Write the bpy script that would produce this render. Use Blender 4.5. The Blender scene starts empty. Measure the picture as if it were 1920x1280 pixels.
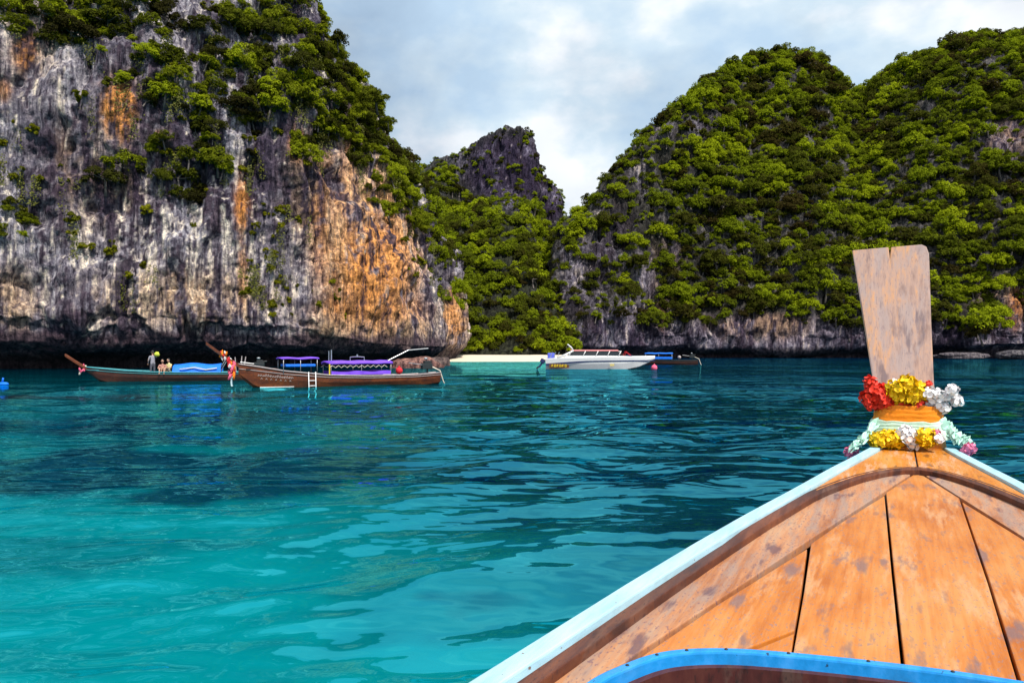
import bpy, bmesh, math, random
import numpy as np
from mathutils import Vector, Matrix
R_ = math.radians
sc = bpy.context.scene
COL = sc.collection

# ------------------------------------------------------------------ camera
F = 1387.0; EYE = 2.0; HOR = 654.0          # focal length / horizon in 1920-px units, eye height in metres
cam_d = bpy.data.cameras.new('camera'); cam = bpy.data.objects.new('camera', cam_d); COL.objects.link(cam)
cam.location = (0, 0, EYE); cam.rotation_euler = (R_(90), 0, 0)
cam_d.sensor_width = 36; cam_d.lens = F/1920*36; cam_d.shift_y = (HOR-640)/1920
cam_d.clip_start = 0.05; cam_d.clip_end = 12000
sc.camera = cam

# ------------------------------------------------------------------ world, sun, exposure
SUN_EL, SUN_AZ = R_(52), R_(150)              # azimuth clockwise from +Y (the view direction)
world = bpy.data.worlds.new('World'); sc.world = world; world.use_nodes = True
wn = world.node_tree; wn.nodes.clear()
def N(nt, typ, **kw):
    n = nt.nodes.new(typ)
    for k, v in kw.items():
        if k == 'inp':
            for i, x in v.items(): n.inputs[i].default_value = x
        else: setattr(n, k, v)
    return n
def ramp(nt, stops, interp='LINEAR'):
    n = nt.nodes.new('ShaderNodeValToRGB'); cr = n.color_ramp; cr.interpolation = interp
    while len(cr.elements) < len(stops): cr.elements.new(0.5)
    for e, (p, c) in zip(cr.elements, stops):
        e.position = p; e.color = (c[0], c[1], c[2], 1) if len(c) >= 3 else (c[0],)*3+(1,)
    return n
sky = N(wn, 'ShaderNodeTexSky', sky_type='NISHITA', sun_disc=False, sun_elevation=SUN_EL, sun_rotation=SUN_AZ)
sky.air_density = 1.0; sky.dust_density = 1.0; sky.ozone_density = 1.5
tc = N(wn, 'ShaderNodeTexCoord')
mp = N(wn, 'ShaderNodeMapping', inp={'Location': (0.35, 0.1, 0.42), 'Scale': (1.0, 1.0, 1.7)})
n1 = N(wn, 'ShaderNodeTexNoise', inp={'Scale': 2.6, 'Detail': 7, 'Roughness': 0.52, 'Distortion': 0.25})
n2 = N(wn, 'ShaderNodeTexNoise', inp={'Scale': 5.5, 'Detail': 6, 'Roughness': 0.5})
r1 = ramp(wn, [(0.34, (0.50,)), (0.47, (0.80,)), (0.58, (1,))])
r2 = ramp(wn, [(0.38, (5.5, 7.3, 9.2)), (0.48, (7.0, 8.5, 9.7)), (0.58, (10.2, 10.6, 11.0))])
mx = N(wn, 'ShaderNodeMix', data_type='RGBA')
bgn = N(wn, 'ShaderNodeBackground', inp={'Strength': 0.1})
wo = N(wn, 'ShaderNodeOutputWorld')
L = wn.links.new
L(tc.outputs['Generated'], mp.inputs['Vector']); L(mp.outputs[0], n1.inputs['Vector']); L(mp.outputs[0], n2.inputs['Vector'])
L(n1.outputs['Fac'], r1.inputs[0]); L(n2.outputs['Fac'], r2.inputs[0])
L(r1.outputs[0], mx.inputs[0]); L(sky.outputs[0], mx.inputs[6]); L(r2.outputs[0], mx.inputs[7])
L(mx.outputs[2], bgn.inputs[0]); L(bgn.outputs[0], wo.inputs[0])

sun_d = bpy.data.lights.new('sun', 'SUN'); sun = bpy.data.objects.new('sun', sun_d); COL.objects.link(sun)
sun_d.energy = 4.9; sun_d.angle = R_(1.5); sun_d.color = (1.0, 0.95, 0.86)
_d = Vector((math.sin(SUN_AZ)*math.cos(SUN_EL), math.cos(SUN_AZ)*math.cos(SUN_EL), math.sin(SUN_EL)))
sun.rotation_euler = _d.to_track_quat('Z', 'Y').to_euler()

vs = sc.view_settings
vs.view_transform = 'Standard'; vs.look = 'None'; vs.exposure = 0.0; vs.gamma = 1.0; vs.use_curve_mapping = False
sc.cycles.max_bounces = 6; sc.cycles.diffuse_bounces = 2; sc.cycles.glossy_bounces = 3
sc.cycles.transmission_bounces = 3; sc.cycles.transparent_max_bounces = 6
sc.cycles.caustics_reflective = False; sc.cycles.caustics_refractive = False
sc.cycles.use_denoising = True; sc.cycles.sample_clamp_direct = 3.0; sc.cycles.sample_clamp_indirect = 4.0

# ------------------------------------------------------------------ helpers
rng = np.random.default_rng(7); random.seed(7)
def at(px, py, Y):                            # place seen at a photo point, Y metres ahead
    return np.array([(px-960)/F*Y, Y, EYE+(HOR-py)/F*Y])
def proj(P):
    Y = np.maximum(P[..., 1], 1e-3)
    return 960+F*P[..., 0]/Y, HOR-F*(P[..., 2]-EYE)/Y
def _hash(ix, iy, iz, seed):
    h = (ix*np.uint32(374761393)+iy*np.uint32(668265263)+iz*np.uint32(2246822519)+np.uint32(seed)*np.uint32(3266489917))
    h = (h ^ (h >> np.uint32(13)))*np.uint32(1274126177)
    h = (h ^ (h >> np.uint32(15)))*np.uint32(2654435761)
    return ((h ^ (h >> np.uint32(16))).astype(np.float32))/np.float32(4294967295.0)
def vnoise(P, seed=0):
    P = np.asarray(P, dtype=np.float32); fl = np.floor(P); f = P-fl
    i = fl.astype(np.int64).astype(np.uint32); f = f*f*f*(f*(f*6-15)+10)
    o = np.uint32(1); x, y, z = i[..., 0], i[..., 1], i[..., 2]; fx, fy, fz = f[..., 0], f[..., 1], f[..., 2]
    def c(a, b, d): return _hash(x+np.uint32(a), y+np.uint32(b), z+np.uint32(d), seed)
    a00 = c(0,0,0)*(1-fx)+c(1,0,0)*fx; a10 = c(0,1,0)*(1-fx)+c(1,1,0)*fx
    a01 = c(0,0,1)*(1-fx)+c(1,0,1)*fx; a11 = c(0,1,1)*(1-fx)+c(1,1,1)*fx
    a0 = a00*(1-fy)+a10*fy; a1 = a01*(1-fy)+a11*fy
    return (a0*(1-fz)+a1*fz)*2-1
def fbm(P, sc_=(1,1,1), oct=4, gain=0.5, seed=0):
    P = np.asarray(P)*np.array(sc_); r = 0; a = 1.0; tot = 0
    for k in range(oct):
        r = r+a*vnoise(P*(2.03**k)+17.3*k, seed+k); tot += a; a *= gain
    return r/tot
def ridged(P, sc_=(1,1,1), oct=3, seed=0):
    P = np.asarray(P)*np.array(sc_); r = 0; a = 1.0; tot = 0
    for k in range(oct):
        r = r+a*(1-2*np.abs(vnoise(P*(2.1**k)+9.1*k, seed+k))); tot += a; a *= 0.5
    return r/tot
def sstep(a, b, x):
    t = np.clip((x-a)/(b-a), 0, 1); return t*t*(3-2*t)

def mesh_np(name, V, Q, mat=None, smooth=True):
    V = np.asarray(V, dtype=np.float32).reshape(-1, 3); Q = np.asarray(Q, dtype=np.int32)
    me = bpy.data.meshes.new(name); me.vertices.add(len(V)); me.vertices.foreach_set('co', V.ravel())
    k = Q.shape[1]; me.loops.add(Q.size); me.loops.foreach_set('vertex_index', Q.ravel())
    me.polygons.add(len(Q)); me.polygons.foreach_set('loop_start', np.arange(len(Q), dtype=np.int32)*k)
    me.polygons.foreach_set('loop_total', np.full(len(Q), k, dtype=np.int32))
    me.polygons.foreach_set('use_smooth', np.full(len(Q), smooth))
    me.update(calc_edges=True)
    if mat: me.materials.append(mat)
    return me
def grid_quads(nu, nv, wrap=False):
    i = np.arange(nu if wrap else nu-1)[:, None]; j = np.arange(nv-1)[None, :]
    i2 = (i+1) % nu
    return np.stack([i*nv+j, i2*nv+j, i2*nv+j+1, i*nv+j+1], -1).reshape(-1, 4)
def set_col(me, name, C):
    a = me.color_attributes.new(name, 'FLOAT_COLOR', 'POINT')
    C = np.asarray(C, dtype=np.float32).reshape(-1, C.shape[-1])
    if C.shape[1] == 3: C = np.concatenate([C, np.ones((len(C), 1), np.float32)], 1)
    a.data.foreach_set('color', C.ravel())
def link(name, me, parent=None):
    o = bpy.data.objects.new(name, me); COL.objects.link(o)
    if parent: o.parent = parent
    return o
def tag(o, label=None, cat=None, group=None, kind=None):
    if label: o['label'] = label
    if cat: o['category'] = cat
    if group: o['group'] = group
    if kind: o['kind'] = kind
    return o
def empty(name, loc=(0,0,0), rz=0.0):
    o = bpy.data.objects.new(name, None); COL.objects.link(o); o.location = loc; o.rotation_euler = (0, 0, rz)
    o.empty_display_size = 0.2
    return o

class MB:                                     # collects verts / faces, becomes ONE mesh object
    def __init__(s): s.v = []; s.f = []; s.m = []; s.cur = 0
    def add(s, vs_, fs):
        b = len(s.v); s.v += [tuple(map(float, p)) for p in vs_]
        for f in fs: s.f.append(tuple(b+i for i in f)); s.m.append(s.cur)
        return s
    def box(s, c, size, rz=0.0, M=None):
        x, y, z = (k/2 for k in size); m = Matrix.Rotation(rz, 3, 'Z') if M is None else M
        P = [m@Vector((a*x, b*y, d*z))+Vector(c) for a in (-1,1) for b in (-1,1) for d in (-1,1)]
        return s.add(P, [(0,1,3,2),(4,6,7,5),(0,4,5,1),(2,3,7,6),(0,2,6,4),(1,5,7,3)])
    def tube(s, pts, r, n=8, cap=True, flat=1.0):
        pts = [Vector(p) for p in pts]; rs = r if hasattr(r, '__len__') else [r]*len(pts)
        up = None; V = []
        for i, p in enumerate(pts):
            t = (pts[min(i+1, len(pts)-1)]-pts[max(i-1, 0)]).normalized()
            if up is None: up = Vector((0,0,1)) if abs(t.z) < .9 else Vector((1,0,0))
            a = t.cross(up).normalized(); b = a.cross(t).normalized(); up = b
            for k in range(n):
                q = 2*math.pi*k/n; V.append(p+a*math.cos(q)*rs[i]+b*math.sin(q)*rs[i]*flat)
        Fc = [(i*n+k, i*n+(k+1) % n, (i+1)*n+(k+1) % n, (i+1)*n+k) for i in range(len(pts)-1) for k in range(n)]
        if cap: Fc += [tuple(range(n))[::-1], tuple((len(pts)-1)*n+k for k in range(n))]
        return s.add(V, Fc)
    def prism(s, poly, z0, z1, zf=None):      # polygon in xy extruded; zf(x,y) adds height
        n = len(poly); g = zf or (lambda x, y: 0.0)
        V = [(x, y, z0+g(x, y)) for x, y in poly]+[(x, y, z1+g(x, y)) for x, y in poly]
        a = sum(poly[i][0]*poly[(i+1) % n][1]-poly[(i+1) % n][0]*poly[i][1] for i in range(n))
        if a < 0: V = V[:n][::-1]+V[n:][::-1]
        return s.add(V, [tuple(range(n))[::-1], tuple(range(n, 2*n))]+[(i, (i+1) % n, n+(i+1) % n, n+i) for i in range(n)])
    def strip(s, A, B):                       # ribbon between two point rows
        n = len(A); return s.add(list(A)+list(B), [(i, i+1, n+i+1, n+i) for i in range(n-1)])
    def loft(s, rows, closed=True, caps=True):
        n = len(rows[0]); V = [p for r in rows for p in r]; m = n if closed else n-1
        Fc = [(i*n+k, i*n+(k+1) % n, (i+1)*n+(k+1) % n, (i+1)*n+k) for i in range(len(rows)-1) for k in range(m)]
        if caps and closed: Fc += [tuple(range(n))[::-1], tuple((len(rows)-1)*n+k for k in range(n))]
        return s.add(V, Fc)
    def ball(s, c, r, nu=10, nv=7):
        r = r if hasattr(r, '__len__') else (r, r, r); V = []; 
        for j in range(nv+1):
            t = math.pi*j/nv
            for i in range(nu):
                q = 2*math.pi*i/nu; V.append((c[0]+r[0]*math.sin(t)*math.cos(q), c[1]+r[1]*math.sin(t)*math.sin(q), c[2]+r[2]*math.cos(t)))
        return s.add(V, [(j*nu+i, (j+1)*nu+i, (j+1)*nu+(i+1) % nu, j*nu+(i+1) % nu) for j in range(nv) for i in range(nu)])
    def mesh(s, name, mats, smooth=False, bevel=0.0, weld=False):
        me = bpy.data.meshes.new(name); me.from_pydata(s.v, [], s.f)
        mats = mats if isinstance(mats, (list, tuple)) else [mats]
        for m in mats: me.materials.append(m)
        me.polygons.foreach_set('material_index', s.m); me.polygons.foreach_set('use_smooth', [smooth]*len(s.f))
        bm = bmesh.new(); bm.from_mesh(me)
        if weld: bmesh.ops.remove_doubles(bm, verts=bm.verts, dist=1e-5)
        bmesh.ops.recalc_face_normals(bm, faces=bm.faces)
        if bevel: bmesh.ops.bevel(bm, geom=[e for e in bm.edges if e.calc_face_angle(0) > 0.5], offset=bevel, segments=2, profile=.6, affect='EDGES')
        bm.to_mesh(me); bm.free(); me.update()
        return me
    def build(s, name, mats, parent=None, **kw): return link(name, s.mesh(name, mats, **kw), parent)

# ------------------------------------------------------------------ materials
def mat(name):
    m = bpy.data.materials.new(name); m.use_nodes = True; nt = m.node_tree
    b = nt.nodes['Principled BSDF']; b.inputs['Roughness'].default_value = .6
    return m, nt, b
def simple(name, col, rough=.55, var=.25, scale=9.0, bump=.15, metal=0.0, spec=.4):
    m, nt, b = mat(name); l = nt.links.new
    t = N(nt, 'ShaderNodeTexCoord'); n = N(nt, 'ShaderNodeTexNoise', inp={'Scale': scale, 'Detail': 5, 'Roughness': .6})
    lo = [c*(1-var) for c in col]; hi = [min(1, c*(1+var)) for c in col]
    r = ramp(nt, [(.3, lo), (.7, hi)]); l(t.outputs['Object'], n.inputs['Vector']); l(n.outputs['Fac'], r.inputs[0]); l(r.outputs[0], b.inputs['Base Color'])
    b.inputs['Roughness'].default_value = rough; b.inputs['Metallic'].default_value = metal; b.inputs['Specular IOR Level'].default_value = spec
    if bump:
        bp = N(nt, 'ShaderNodeBump', inp={'Strength': bump, 'Distance': .01}); l(n.outputs['Fac'], bp.inputs['Height']); l(bp.outputs[0], b.inputs['Normal'])
    return m
def wood(name, cols, wear=(.30,.25,.22), wear_amt=.5, scale=1.0, dark=(.10,.035,.02), rough=.5, bump=.3, up=False, top=None):
    """varnished, worn boards: grain runs along local Y"""
    m, nt, b = mat(name); l = nt.links.new
    t = N(nt, 'ShaderNodeTexCoord')
    def mapped(s, loc=(0,0,0)):
        s = (s[0], s[2], s[1]*.42) if up else s
        k = N(nt, 'ShaderNodeMapping', inp={'Scale': s, 'Location': loc}); l(t.outputs['Object'], k.inputs[0]); return k
    g = N(nt, 'ShaderNodeTexNoise', inp={'Scale': 1.0, 'Detail': 6, 'Roughness': .65}); l(mapped((60*scale, 3*scale, 20)).outputs[0], g.inputs[0])
    c1 = N(nt, 'ShaderNodeTexNoise', inp={'Scale': 1.0, 'Detail': 5, 'Roughness': .6}); l(mapped((5*scale, 2*scale, 4)).outputs[0], c1.inputs[0])
    base = ramp(nt, [(.38, cols[0]), (.5, cols[1]), (.62, cols[2])]); 
    ad = N(nt, 'ShaderNodeMath', operation='MULTIPLY_ADD', inp={1: .45}); l(g.outputs['Fac'], ad.inputs[0]); 
    m2 = N(nt, 'ShaderNodeMath', operation='MULTIPLY', inp={1: .55}); l(c1.outputs['Fac'], m2.inputs[0]); l(m2.outputs[0], ad.inputs[2])
    l(ad.outputs[0], base.inputs[0])
    w = N(nt, 'ShaderNodeTexNoise', inp={'Scale': 1.0, 'Detail': 7, 'Roughness': .7}); l(mapped((18*scale, 2.4*scale, 9), (3,1,2)).outputs[0], w.inputs[0])
    wr = ramp(nt, [(.60-.20*wear_amt, (0,)), (.68-.14*wear_amt, (1,))]); l(w.outputs['Fac'], wr.inputs[0])
    mk = N(nt, 'ShaderNodeMath', operation='MULTIPLY', inp={1: .75}); l(wr.outputs[0], mk.inputs[0])
    x1 = N(nt, 'ShaderNodeMix', data_type='RGBA'); l(mk.outputs[0], x1.inputs[0]); l(base.outputs[0], x1.inputs[6]); x1.inputs[7].default_value = (*wear, 1)
    s = N(nt, 'ShaderNodeTexNoise', inp={'Scale': 1.0, 'Detail': 4, 'Roughness': .55}); l(mapped((22*scale, 5*scale, 9), (7,5,2)).outputs[0], s.inputs[0])
    sr = ramp(nt, [(.575, (0,)), (.67, (.75,))]); l(s.outputs['Fac'], sr.inputs[0])
    x2 = N(nt, 'ShaderNodeMix', data_type='RGBA'); l(sr.outputs[0], x2.inputs[0]); l(x1.outputs[2], x2.inputs[6]); x2.inputs[7].default_value = (*dark, 1)
    p = N(nt, 'ShaderNodeTexNoise', inp={'Scale': 1.0, 'Detail': 3, 'Roughness': .6}); l(mapped((170*scale, 70*scale, 50)).outputs[0], p.inputs[0])
    pr = ramp(nt, [(.58, (0,)), (.67, (.7,))]); l(p.outputs['Fac'], pr.inputs[0])
    x3 = N(nt, 'ShaderNodeMix', data_type='RGBA'); l(pr.outputs[0], x3.inputs[0]); l(x2.outputs[2], x3.inputs[6]); x3.inputs[7].default_value = (*[d*1.5 for d in dark], 1)
    l(x3.outputs[2], b.inputs['Base Color'])
    rr = N(nt, 'ShaderNodeMapRange', inp={3: rough, 4: min(1, rough+.3)}); l(wr.outputs[0], rr.inputs[0]); l(rr.outputs[0], b.inputs['Roughness'])
    bp = N(nt, 'ShaderNodeBump', inp={'Strength': bump, 'Distance': .004}); l(ad.outputs[0], bp.inputs['Height']); l(bp.outputs[0], b.inputs['Normal'])
    b.inputs['Specular IOR Level'].default_value = .35
    return m

def paint(name, col, chip, rough=.4):
    """brushed paint with chips down to the wood, grime and faded patches"""
    m, nt, b = mat(name); l = nt.links.new; t = N(nt, 'ShaderNodeTexCoord')
    def nz(sc_, det, loc=(0,0,0)):
        k = N(nt, 'ShaderNodeMapping', inp={'Scale': sc_, 'Location': loc}); l(t.outputs['Object'], k.inputs[0])
        n = N(nt, 'ShaderNodeTexNoise', inp={'Scale': 1.0, 'Detail': det, 'Roughness': .65}); l(k.outputs[0], n.inputs[0]); return n
    a = nz((30, 3.5, 20), 5); r = ramp(nt, [(.35, [c*.80 for c in col]), (.5, col), (.68, [min(1, c*1.12+.03) for c in col])]); l(a.outputs['Fac'], r.inputs[0])
    g_ = nz((9, 5, 9), 6, (4,2,1)); gr = ramp(nt, [(.52, (0,)), (.72, (.45,))]); l(g_.outputs['Fac'], gr.inputs[0])
    x1 = N(nt, 'ShaderNodeMix', data_type='RGBA'); l(gr.outputs[0], x1.inputs[0]); l(r.outputs[0], x1.inputs[6]); x1.inputs[7].default_value = (col[0]*.55+.05, col[1]*.55+.05, col[2]*.52+.04, 1)
    c_ = nz((70, 34, 60), 5, (1,7,3)); cr = ramp(nt, [(.665, (0,)), (.69, (1,))]); l(c_.outputs['Fac'], cr.inputs[0])
    x2 = N(nt, 'ShaderNodeMix', data_type='RGBA'); l(cr.outputs[0], x2.inputs[0]); l(x1.outputs[2], x2.inputs[6]); x2.inputs[7].default_value = (*chip, 1)
    l(x2.outputs[2], b.inputs['Base Color']); b.inputs['Roughness'].default_value = rough; b.inputs['Specular IOR Level'].default_value = .35
    bp = N(nt, 'ShaderNodeBump', inp={'Strength': .35, 'Distance': .003}); l(a.outputs['Fac'], bp.inputs['Height']); l(bp.outputs[0], b.inputs['Normal'])
    return m
def rock_mat(name, fine=1.0):
    m, nt, b = mat(name); l = nt.links.new
    a = N(nt, 'ShaderNodeVertexColor', layer_name='Col')
    g = N(nt, 'ShaderNodeNewGeometry')
    k = N(nt, 'ShaderNodeMapping', inp={'Scale': (2.8*fine, 2.8*fine, .24*fine)}); l(g.outputs['Position'], k.inputs[0])
    n = N(nt, 'ShaderNodeTexNoise', inp={'Scale': 1.0, 'Detail': 8, 'Roughness': .68}); l(k.outputs[0], n.inputs[0])
    n2 = N(nt, 'ShaderNodeTexNoise', inp={'Scale': 2.2*fine, 'Detail': 8, 'Roughness': .7}); l(g.outputs['Position'], n2.inputs[0])
    r = ramp(nt, [(.34, (.10, .085, .13)), (.46, (.72, .70, .78)), (.56, (1.35, 1.32, 1.3)), (.68, (2.1, 2.0, 1.9))]); l(n.outputs['Fac'], r.inputs[0])
    r2 = ramp(nt, [(.37, (.14, .12, .18)), (.47, (.85, .85, .9)), (.58, (1.35, 1.35, 1.3)), (.7, (1.8, 1.8, 1.7))]); l(n2.outputs['Fac'], r2.inputs[0])
    x = N(nt, 'ShaderNodeMix', data_type='RGBA', blend_type='MULTIPLY', inp={0: 1.0}); l(a.outputs[0], x.inputs[6]); l(r.outputs[0], x.inputs[7])
    y = N(nt, 'ShaderNodeMix', data_type='RGBA', blend_type='MULTIPLY', inp={0: .6}); l(x.outputs[2], y.inputs[6]); l(r2.outputs[0], y.inputs[7])
    l(y.outputs[2], b.inputs['Base Color'])
    ad = N(nt, 'ShaderNodeMath', operation='ADD'); l(n.outputs['Fac'], ad.inputs[0]); l(n2.outputs['Fac'], ad.inputs[1])
    bp = N(nt, 'ShaderNodeBump', inp={'Strength': 1.0, 'Distance': .55/fine}); l(ad.outputs[0], bp.inputs['Height']); l(bp.outputs[0], b.inputs['Normal'])
    b.inputs['Roughness'].default_value = .9; b.inputs['Specular IOR Level'].default_value = .15
    return m
def leaf_mat(name, cols, loc_scale=.05):
    m, nt, b = mat(name); l = nt.links.new
    oi = N(nt, 'ShaderNodeObjectInfo')
    n = N(nt, 'ShaderNodeTexNoise', inp={'Scale': loc_scale, 'Detail': 3}); l(oi.outputs['Location'], n.inputs['Vector'])
    g = N(nt, 'ShaderNodeNewGeometry')
    n2 = N(nt, 'ShaderNodeTexNoise', inp={'Scale': 1.3, 'Detail': 5, 'Roughness': .7}); l(g.outputs['Position'], n2.inputs['Vector'])
    a = N(nt, 'ShaderNodeMath', operation='MULTIPLY_ADD', inp={1: .80, 2: -.32}); l(oi.outputs['Random'], a.inputs[0])
    c = N(nt, 'ShaderNodeMath', operation='MULTIPLY_ADD', inp={1: .9}); l(n.outputs['Fac'], c.inputs[0]); l(a.outputs[0], c.inputs[2])
    d = N(nt, 'ShaderNodeMath', operation='MULTIPLY_ADD', inp={1: .8, 2: -.40}); l(n2.outputs['Fac'], d.inputs[0])
    e = N(nt, 'ShaderNodeMath', operation='ADD'); l(c.outputs[0], e.inputs[0]); l(d.outputs[0], e.inputs[1])
    r = ramp(nt, [(i/(len(cols)-1)*.8+.1, q) for i, q in enumerate(cols)]); l(e.outputs[0], r.inputs[0])
    nt.nodes.remove(b)
    df = N(nt, 'ShaderNodeBsdfDiffuse'); tr = N(nt, 'ShaderNodeBsdfTranslucent'); mxs = N(nt, 'ShaderNodeMixShader', inp={0: .36})
    l(r.outputs[0], df.inputs[0]); l(r.outputs[0], tr.inputs[0]); l(df.outputs[0], mxs.inputs[1]); l(tr.outputs[0], mxs.inputs[2])
    l(mxs.outputs[0], nt.nodes['Material Output'].inputs[0])
    return m

M = {}
M['rock'] = rock_mat('limestone'); M['rock_far'] = rock_mat('limestone_far', .6)
M['leaf'] = leaf_mat('tree_leaves', [(.055,.042,.012), (.066,.072,.010), (.132,.162,.010), (.21,.26,.010), (.31,.36,.012)])
M['leaf_cliff'] = leaf_mat('cliff_leaves', [(.036,.033,.010), (.066,.074,.010), (.125,.145,.010), (.22,.25,.012), (.32,.37,.014)], .12)
M['shrub'] = leaf_mat('shrub_leaves', [(.08,.085,.010), (.17,.175,.012), (.27,.26,.014)], .2)
M['creeper'] = simple('creeper_leaves', (.105,.105,.012), .8, .55, .6, 0)
M['bark'] = simple('bark', (.13,.11,.10), .9, .3, 3)

# ------------------------------------------------------------------ sea
def sea():
    py = np.concatenate([np.geomspace(9000, 1330, 26)[:-1], np.linspace(1330, 672, 400), np.geomspace(671-654, 0.7, 34)+654])
    r = EYE*F/(py-HOR)
    th = np.concatenate([np.linspace(-R_(41), R_(41), 660), np.linspace(R_(41), R_(319), 62)[1:-1]])
    T, RR = np.meshgrid(th, r, indexing='ij')
    X = RR*np.sin(T); Y = RR*np.cos(T)
    sp = np.maximum(RR*(R_(82)/660), np.abs(np.gradient(r))[None, :])
    Z = np.zeros_like(X); g = np.random.default_rng(3)
    gust = .62+.75*np.clip(fbm(np.stack([X, Y, 0*X], -1), (.05,.035,1), 3, seed=40)+.1, -.5, 1)
    wx = X+.7*fbm(np.stack([X, Y, 0*X], -1), (.3,.3,1), 2, seed=43); wy = Y+.7*fbm(np.stack([X, Y, 0*X], -1), (.3,.3,1), 2, seed=47)
    for i in range(46):
        lam = .26*(22 ** (i/45)); ang = R_(100)+g.normal(0, .55); kx, ky = math.cos(ang)*2*math.pi/lam, math.sin(ang)*2*math.pi/lam
        amp = lam*(.0044 if lam > .9 else (.0042 if lam > .5 else .0020))
        Z += amp*np.sin(kx*wx+ky*wy+g.uniform(0, 6.28))*sstep(.45, .22, sp/lam)
    Z *= gust*(1+.35*sstep(-8, 4, X+.1*Y-2)*sstep(6, 14, Y))
    P = np.stack([X, Y, Z], -1)
    me = mesh_np('sea', P, grid_quads(len(th), len(r), wrap=True))
    # what lies below: shallow sand shows turquoise, reef and deep water navy
    D = np.stack([X, Y, 0*X], -1)
    n = fbm(D, (.16,.2,1), 4, seed=50); n2 = fbm(D, (.5,.7,1), 4, seed=55)
    deep = sstep(-3.0, 3.0, X+.10*Y-1.0+4*n)*sstep(3.5, 9, Y+.6*X)
    deep = np.maximum(deep, .75*sstep(45, 75, Y))
    reef = np.exp(-(((X+5.6)/4.8)**2+((Y-12.6)/3.0)**2)**1.2)*1.25+np.exp(-(((X+9.5)/6)**2+((Y-20)/4.0)**2))*.95+np.exp(-(((X+3)/5)**2+((Y-25)/3.5)**2))*.9
    reef = sstep(.36, .70, reef+.75*n+.60*n2)*.85
    mott = sstep(.08, .35, n2+.4*n)*.32
    brown = sstep(.55, .75, np.exp(-(((X+17)/9)**2+((Y-31)/3.0)**2))+.35*n2+.2*n)*.6
    shallow = np.array([0, .215, .250]); navy = np.array([.0008, .010, .040]); deepc = np.array([.0005, .013, .042]); br = np.array([.045,.022,.03])
    mid = np.array([0, .078, .105]); nearer = sstep(15, 5.0, Y+.30*X+2*n)
    C = shallow*nearer[..., None]+mid*(1-nearer[..., None])
    C = C*(1-deep[..., None])+deepc*deep[..., None]
    k = np.maximum(reef, mott)[..., None]; C = C*(1-k)+navy*k
    C = C*(1-brown[..., None])+br*brown[..., None]
    calm = sstep(-12, 3, X+.16*Y-5+6*n)*sstep(7, 18, Y)*(.45+.75*sstep(-.25, .35, fbm(D, (.10,.22,1), 3, seed=58)))
    set_col(me, 'Wind', np.repeat((.10+.90*calm)[..., None], 3, -1))
    set_col(me, 'Col', C)
    m, nt, b = mat('sea_water'); l = nt.links.new; nt.nodes.remove(b)
    a = N(nt, 'ShaderNodeVertexColor', layer_name='Col'); gp = N(nt, 'ShaderNodeNewGeometry')
    k1 = N(nt, 'ShaderNodeMapping', inp={'Scale': (1.3, 2.6, 1), 'Rotation': (0, 0, R_(8))}); l(gp.outputs['Position'], k1.inputs[0])
    w1 = N(nt, 'ShaderNodeTexNoise', inp={'Scale': 1.0, 'Detail': 2, 'Roughness': .4}); l(k1.outputs[0], w1.inputs[0])
    wa = N(nt, 'ShaderNodeVertexColor', layer_name='Wind')
    k2 = N(nt, 'ShaderNodeMapping', inp={'Scale': (.55, 1.05, 1), 'Rotation': (0, 0, R_(-12))}); l(gp.outputs['Position'], k2.inputs[0])
    w2 = N(nt, 'ShaderNodeTexNoise', inp={'Scale': 1.0, 'Detail': 2.5, 'Roughness': .5, 'Distortion': .5}); l(k2.outputs[0], w2.inputs[0])
    k3 = N(nt, 'ShaderNodeMapping', inp={'Scale': (.16, .30, 1), 'Rotation': (0, 0, R_(6))}); l(gp.outputs['Position'], k3.inputs[0])
    w3 = N(nt, 'ShaderNodeTexNoise', inp={'Scale': 1.0, 'Detail': 2, 'Roughness': .4, 'Distortion': .4}); l(k3.outputs[0], w3.inputs[0])
    sm = N(nt, 'ShaderNodeMath', operation='MULTIPLY_ADD', inp={1: 1.2}); l(w3.outputs['Fac'], sm.inputs[0]); l(w2.outputs['Fac'], sm.inputs[2])
    mm = N(nt, 'ShaderNodeMath', operation='MULTIPLY'); l(sm.outputs[0], mm.inputs[0]); l(wa.outputs[0], mm.inputs[1])
    bp0 = N(nt, 'ShaderNodeBump', inp={'Strength': 1.0, 'Distance': .42}); l(mm.outputs[0], bp0.inputs['Height'])
    bp = N(nt, 'ShaderNodeBump', inp={'Strength': .30, 'Distance': .08}); l(w1.outputs['Fac'], bp.inputs['Height']); l(bp0.outputs[0], bp.inputs['Normal'])
    df = N(nt, 'ShaderNodeBsdfDiffuse'); l(a.outputs[0], df.inputs[0])
    gl = N(nt, 'ShaderNodeBsdfGlossy', inp={'Roughness': .025, 'Color': (.13, .86, 1, 1)}); l(bp.outputs[0], gl.inputs['Normal'])
    fr = N(nt, 'ShaderNodeFresnel', inp={'IOR': 2.25}); l(bp.outputs[0], fr.inputs['Normal'])
    ms = N(nt, 'ShaderNodeMixShader'); l(fr.outputs[0], ms.inputs[0]); l(df.outputs[0], ms.inputs[1]); l(gl.outputs[0], ms.inputs[2])
    l(ms.outputs[0], nt.nodes['Material Output'].inputs[0])
    me.materials.append(m)
    return tag(link('sea', me), kind='structure')
sea()

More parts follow.
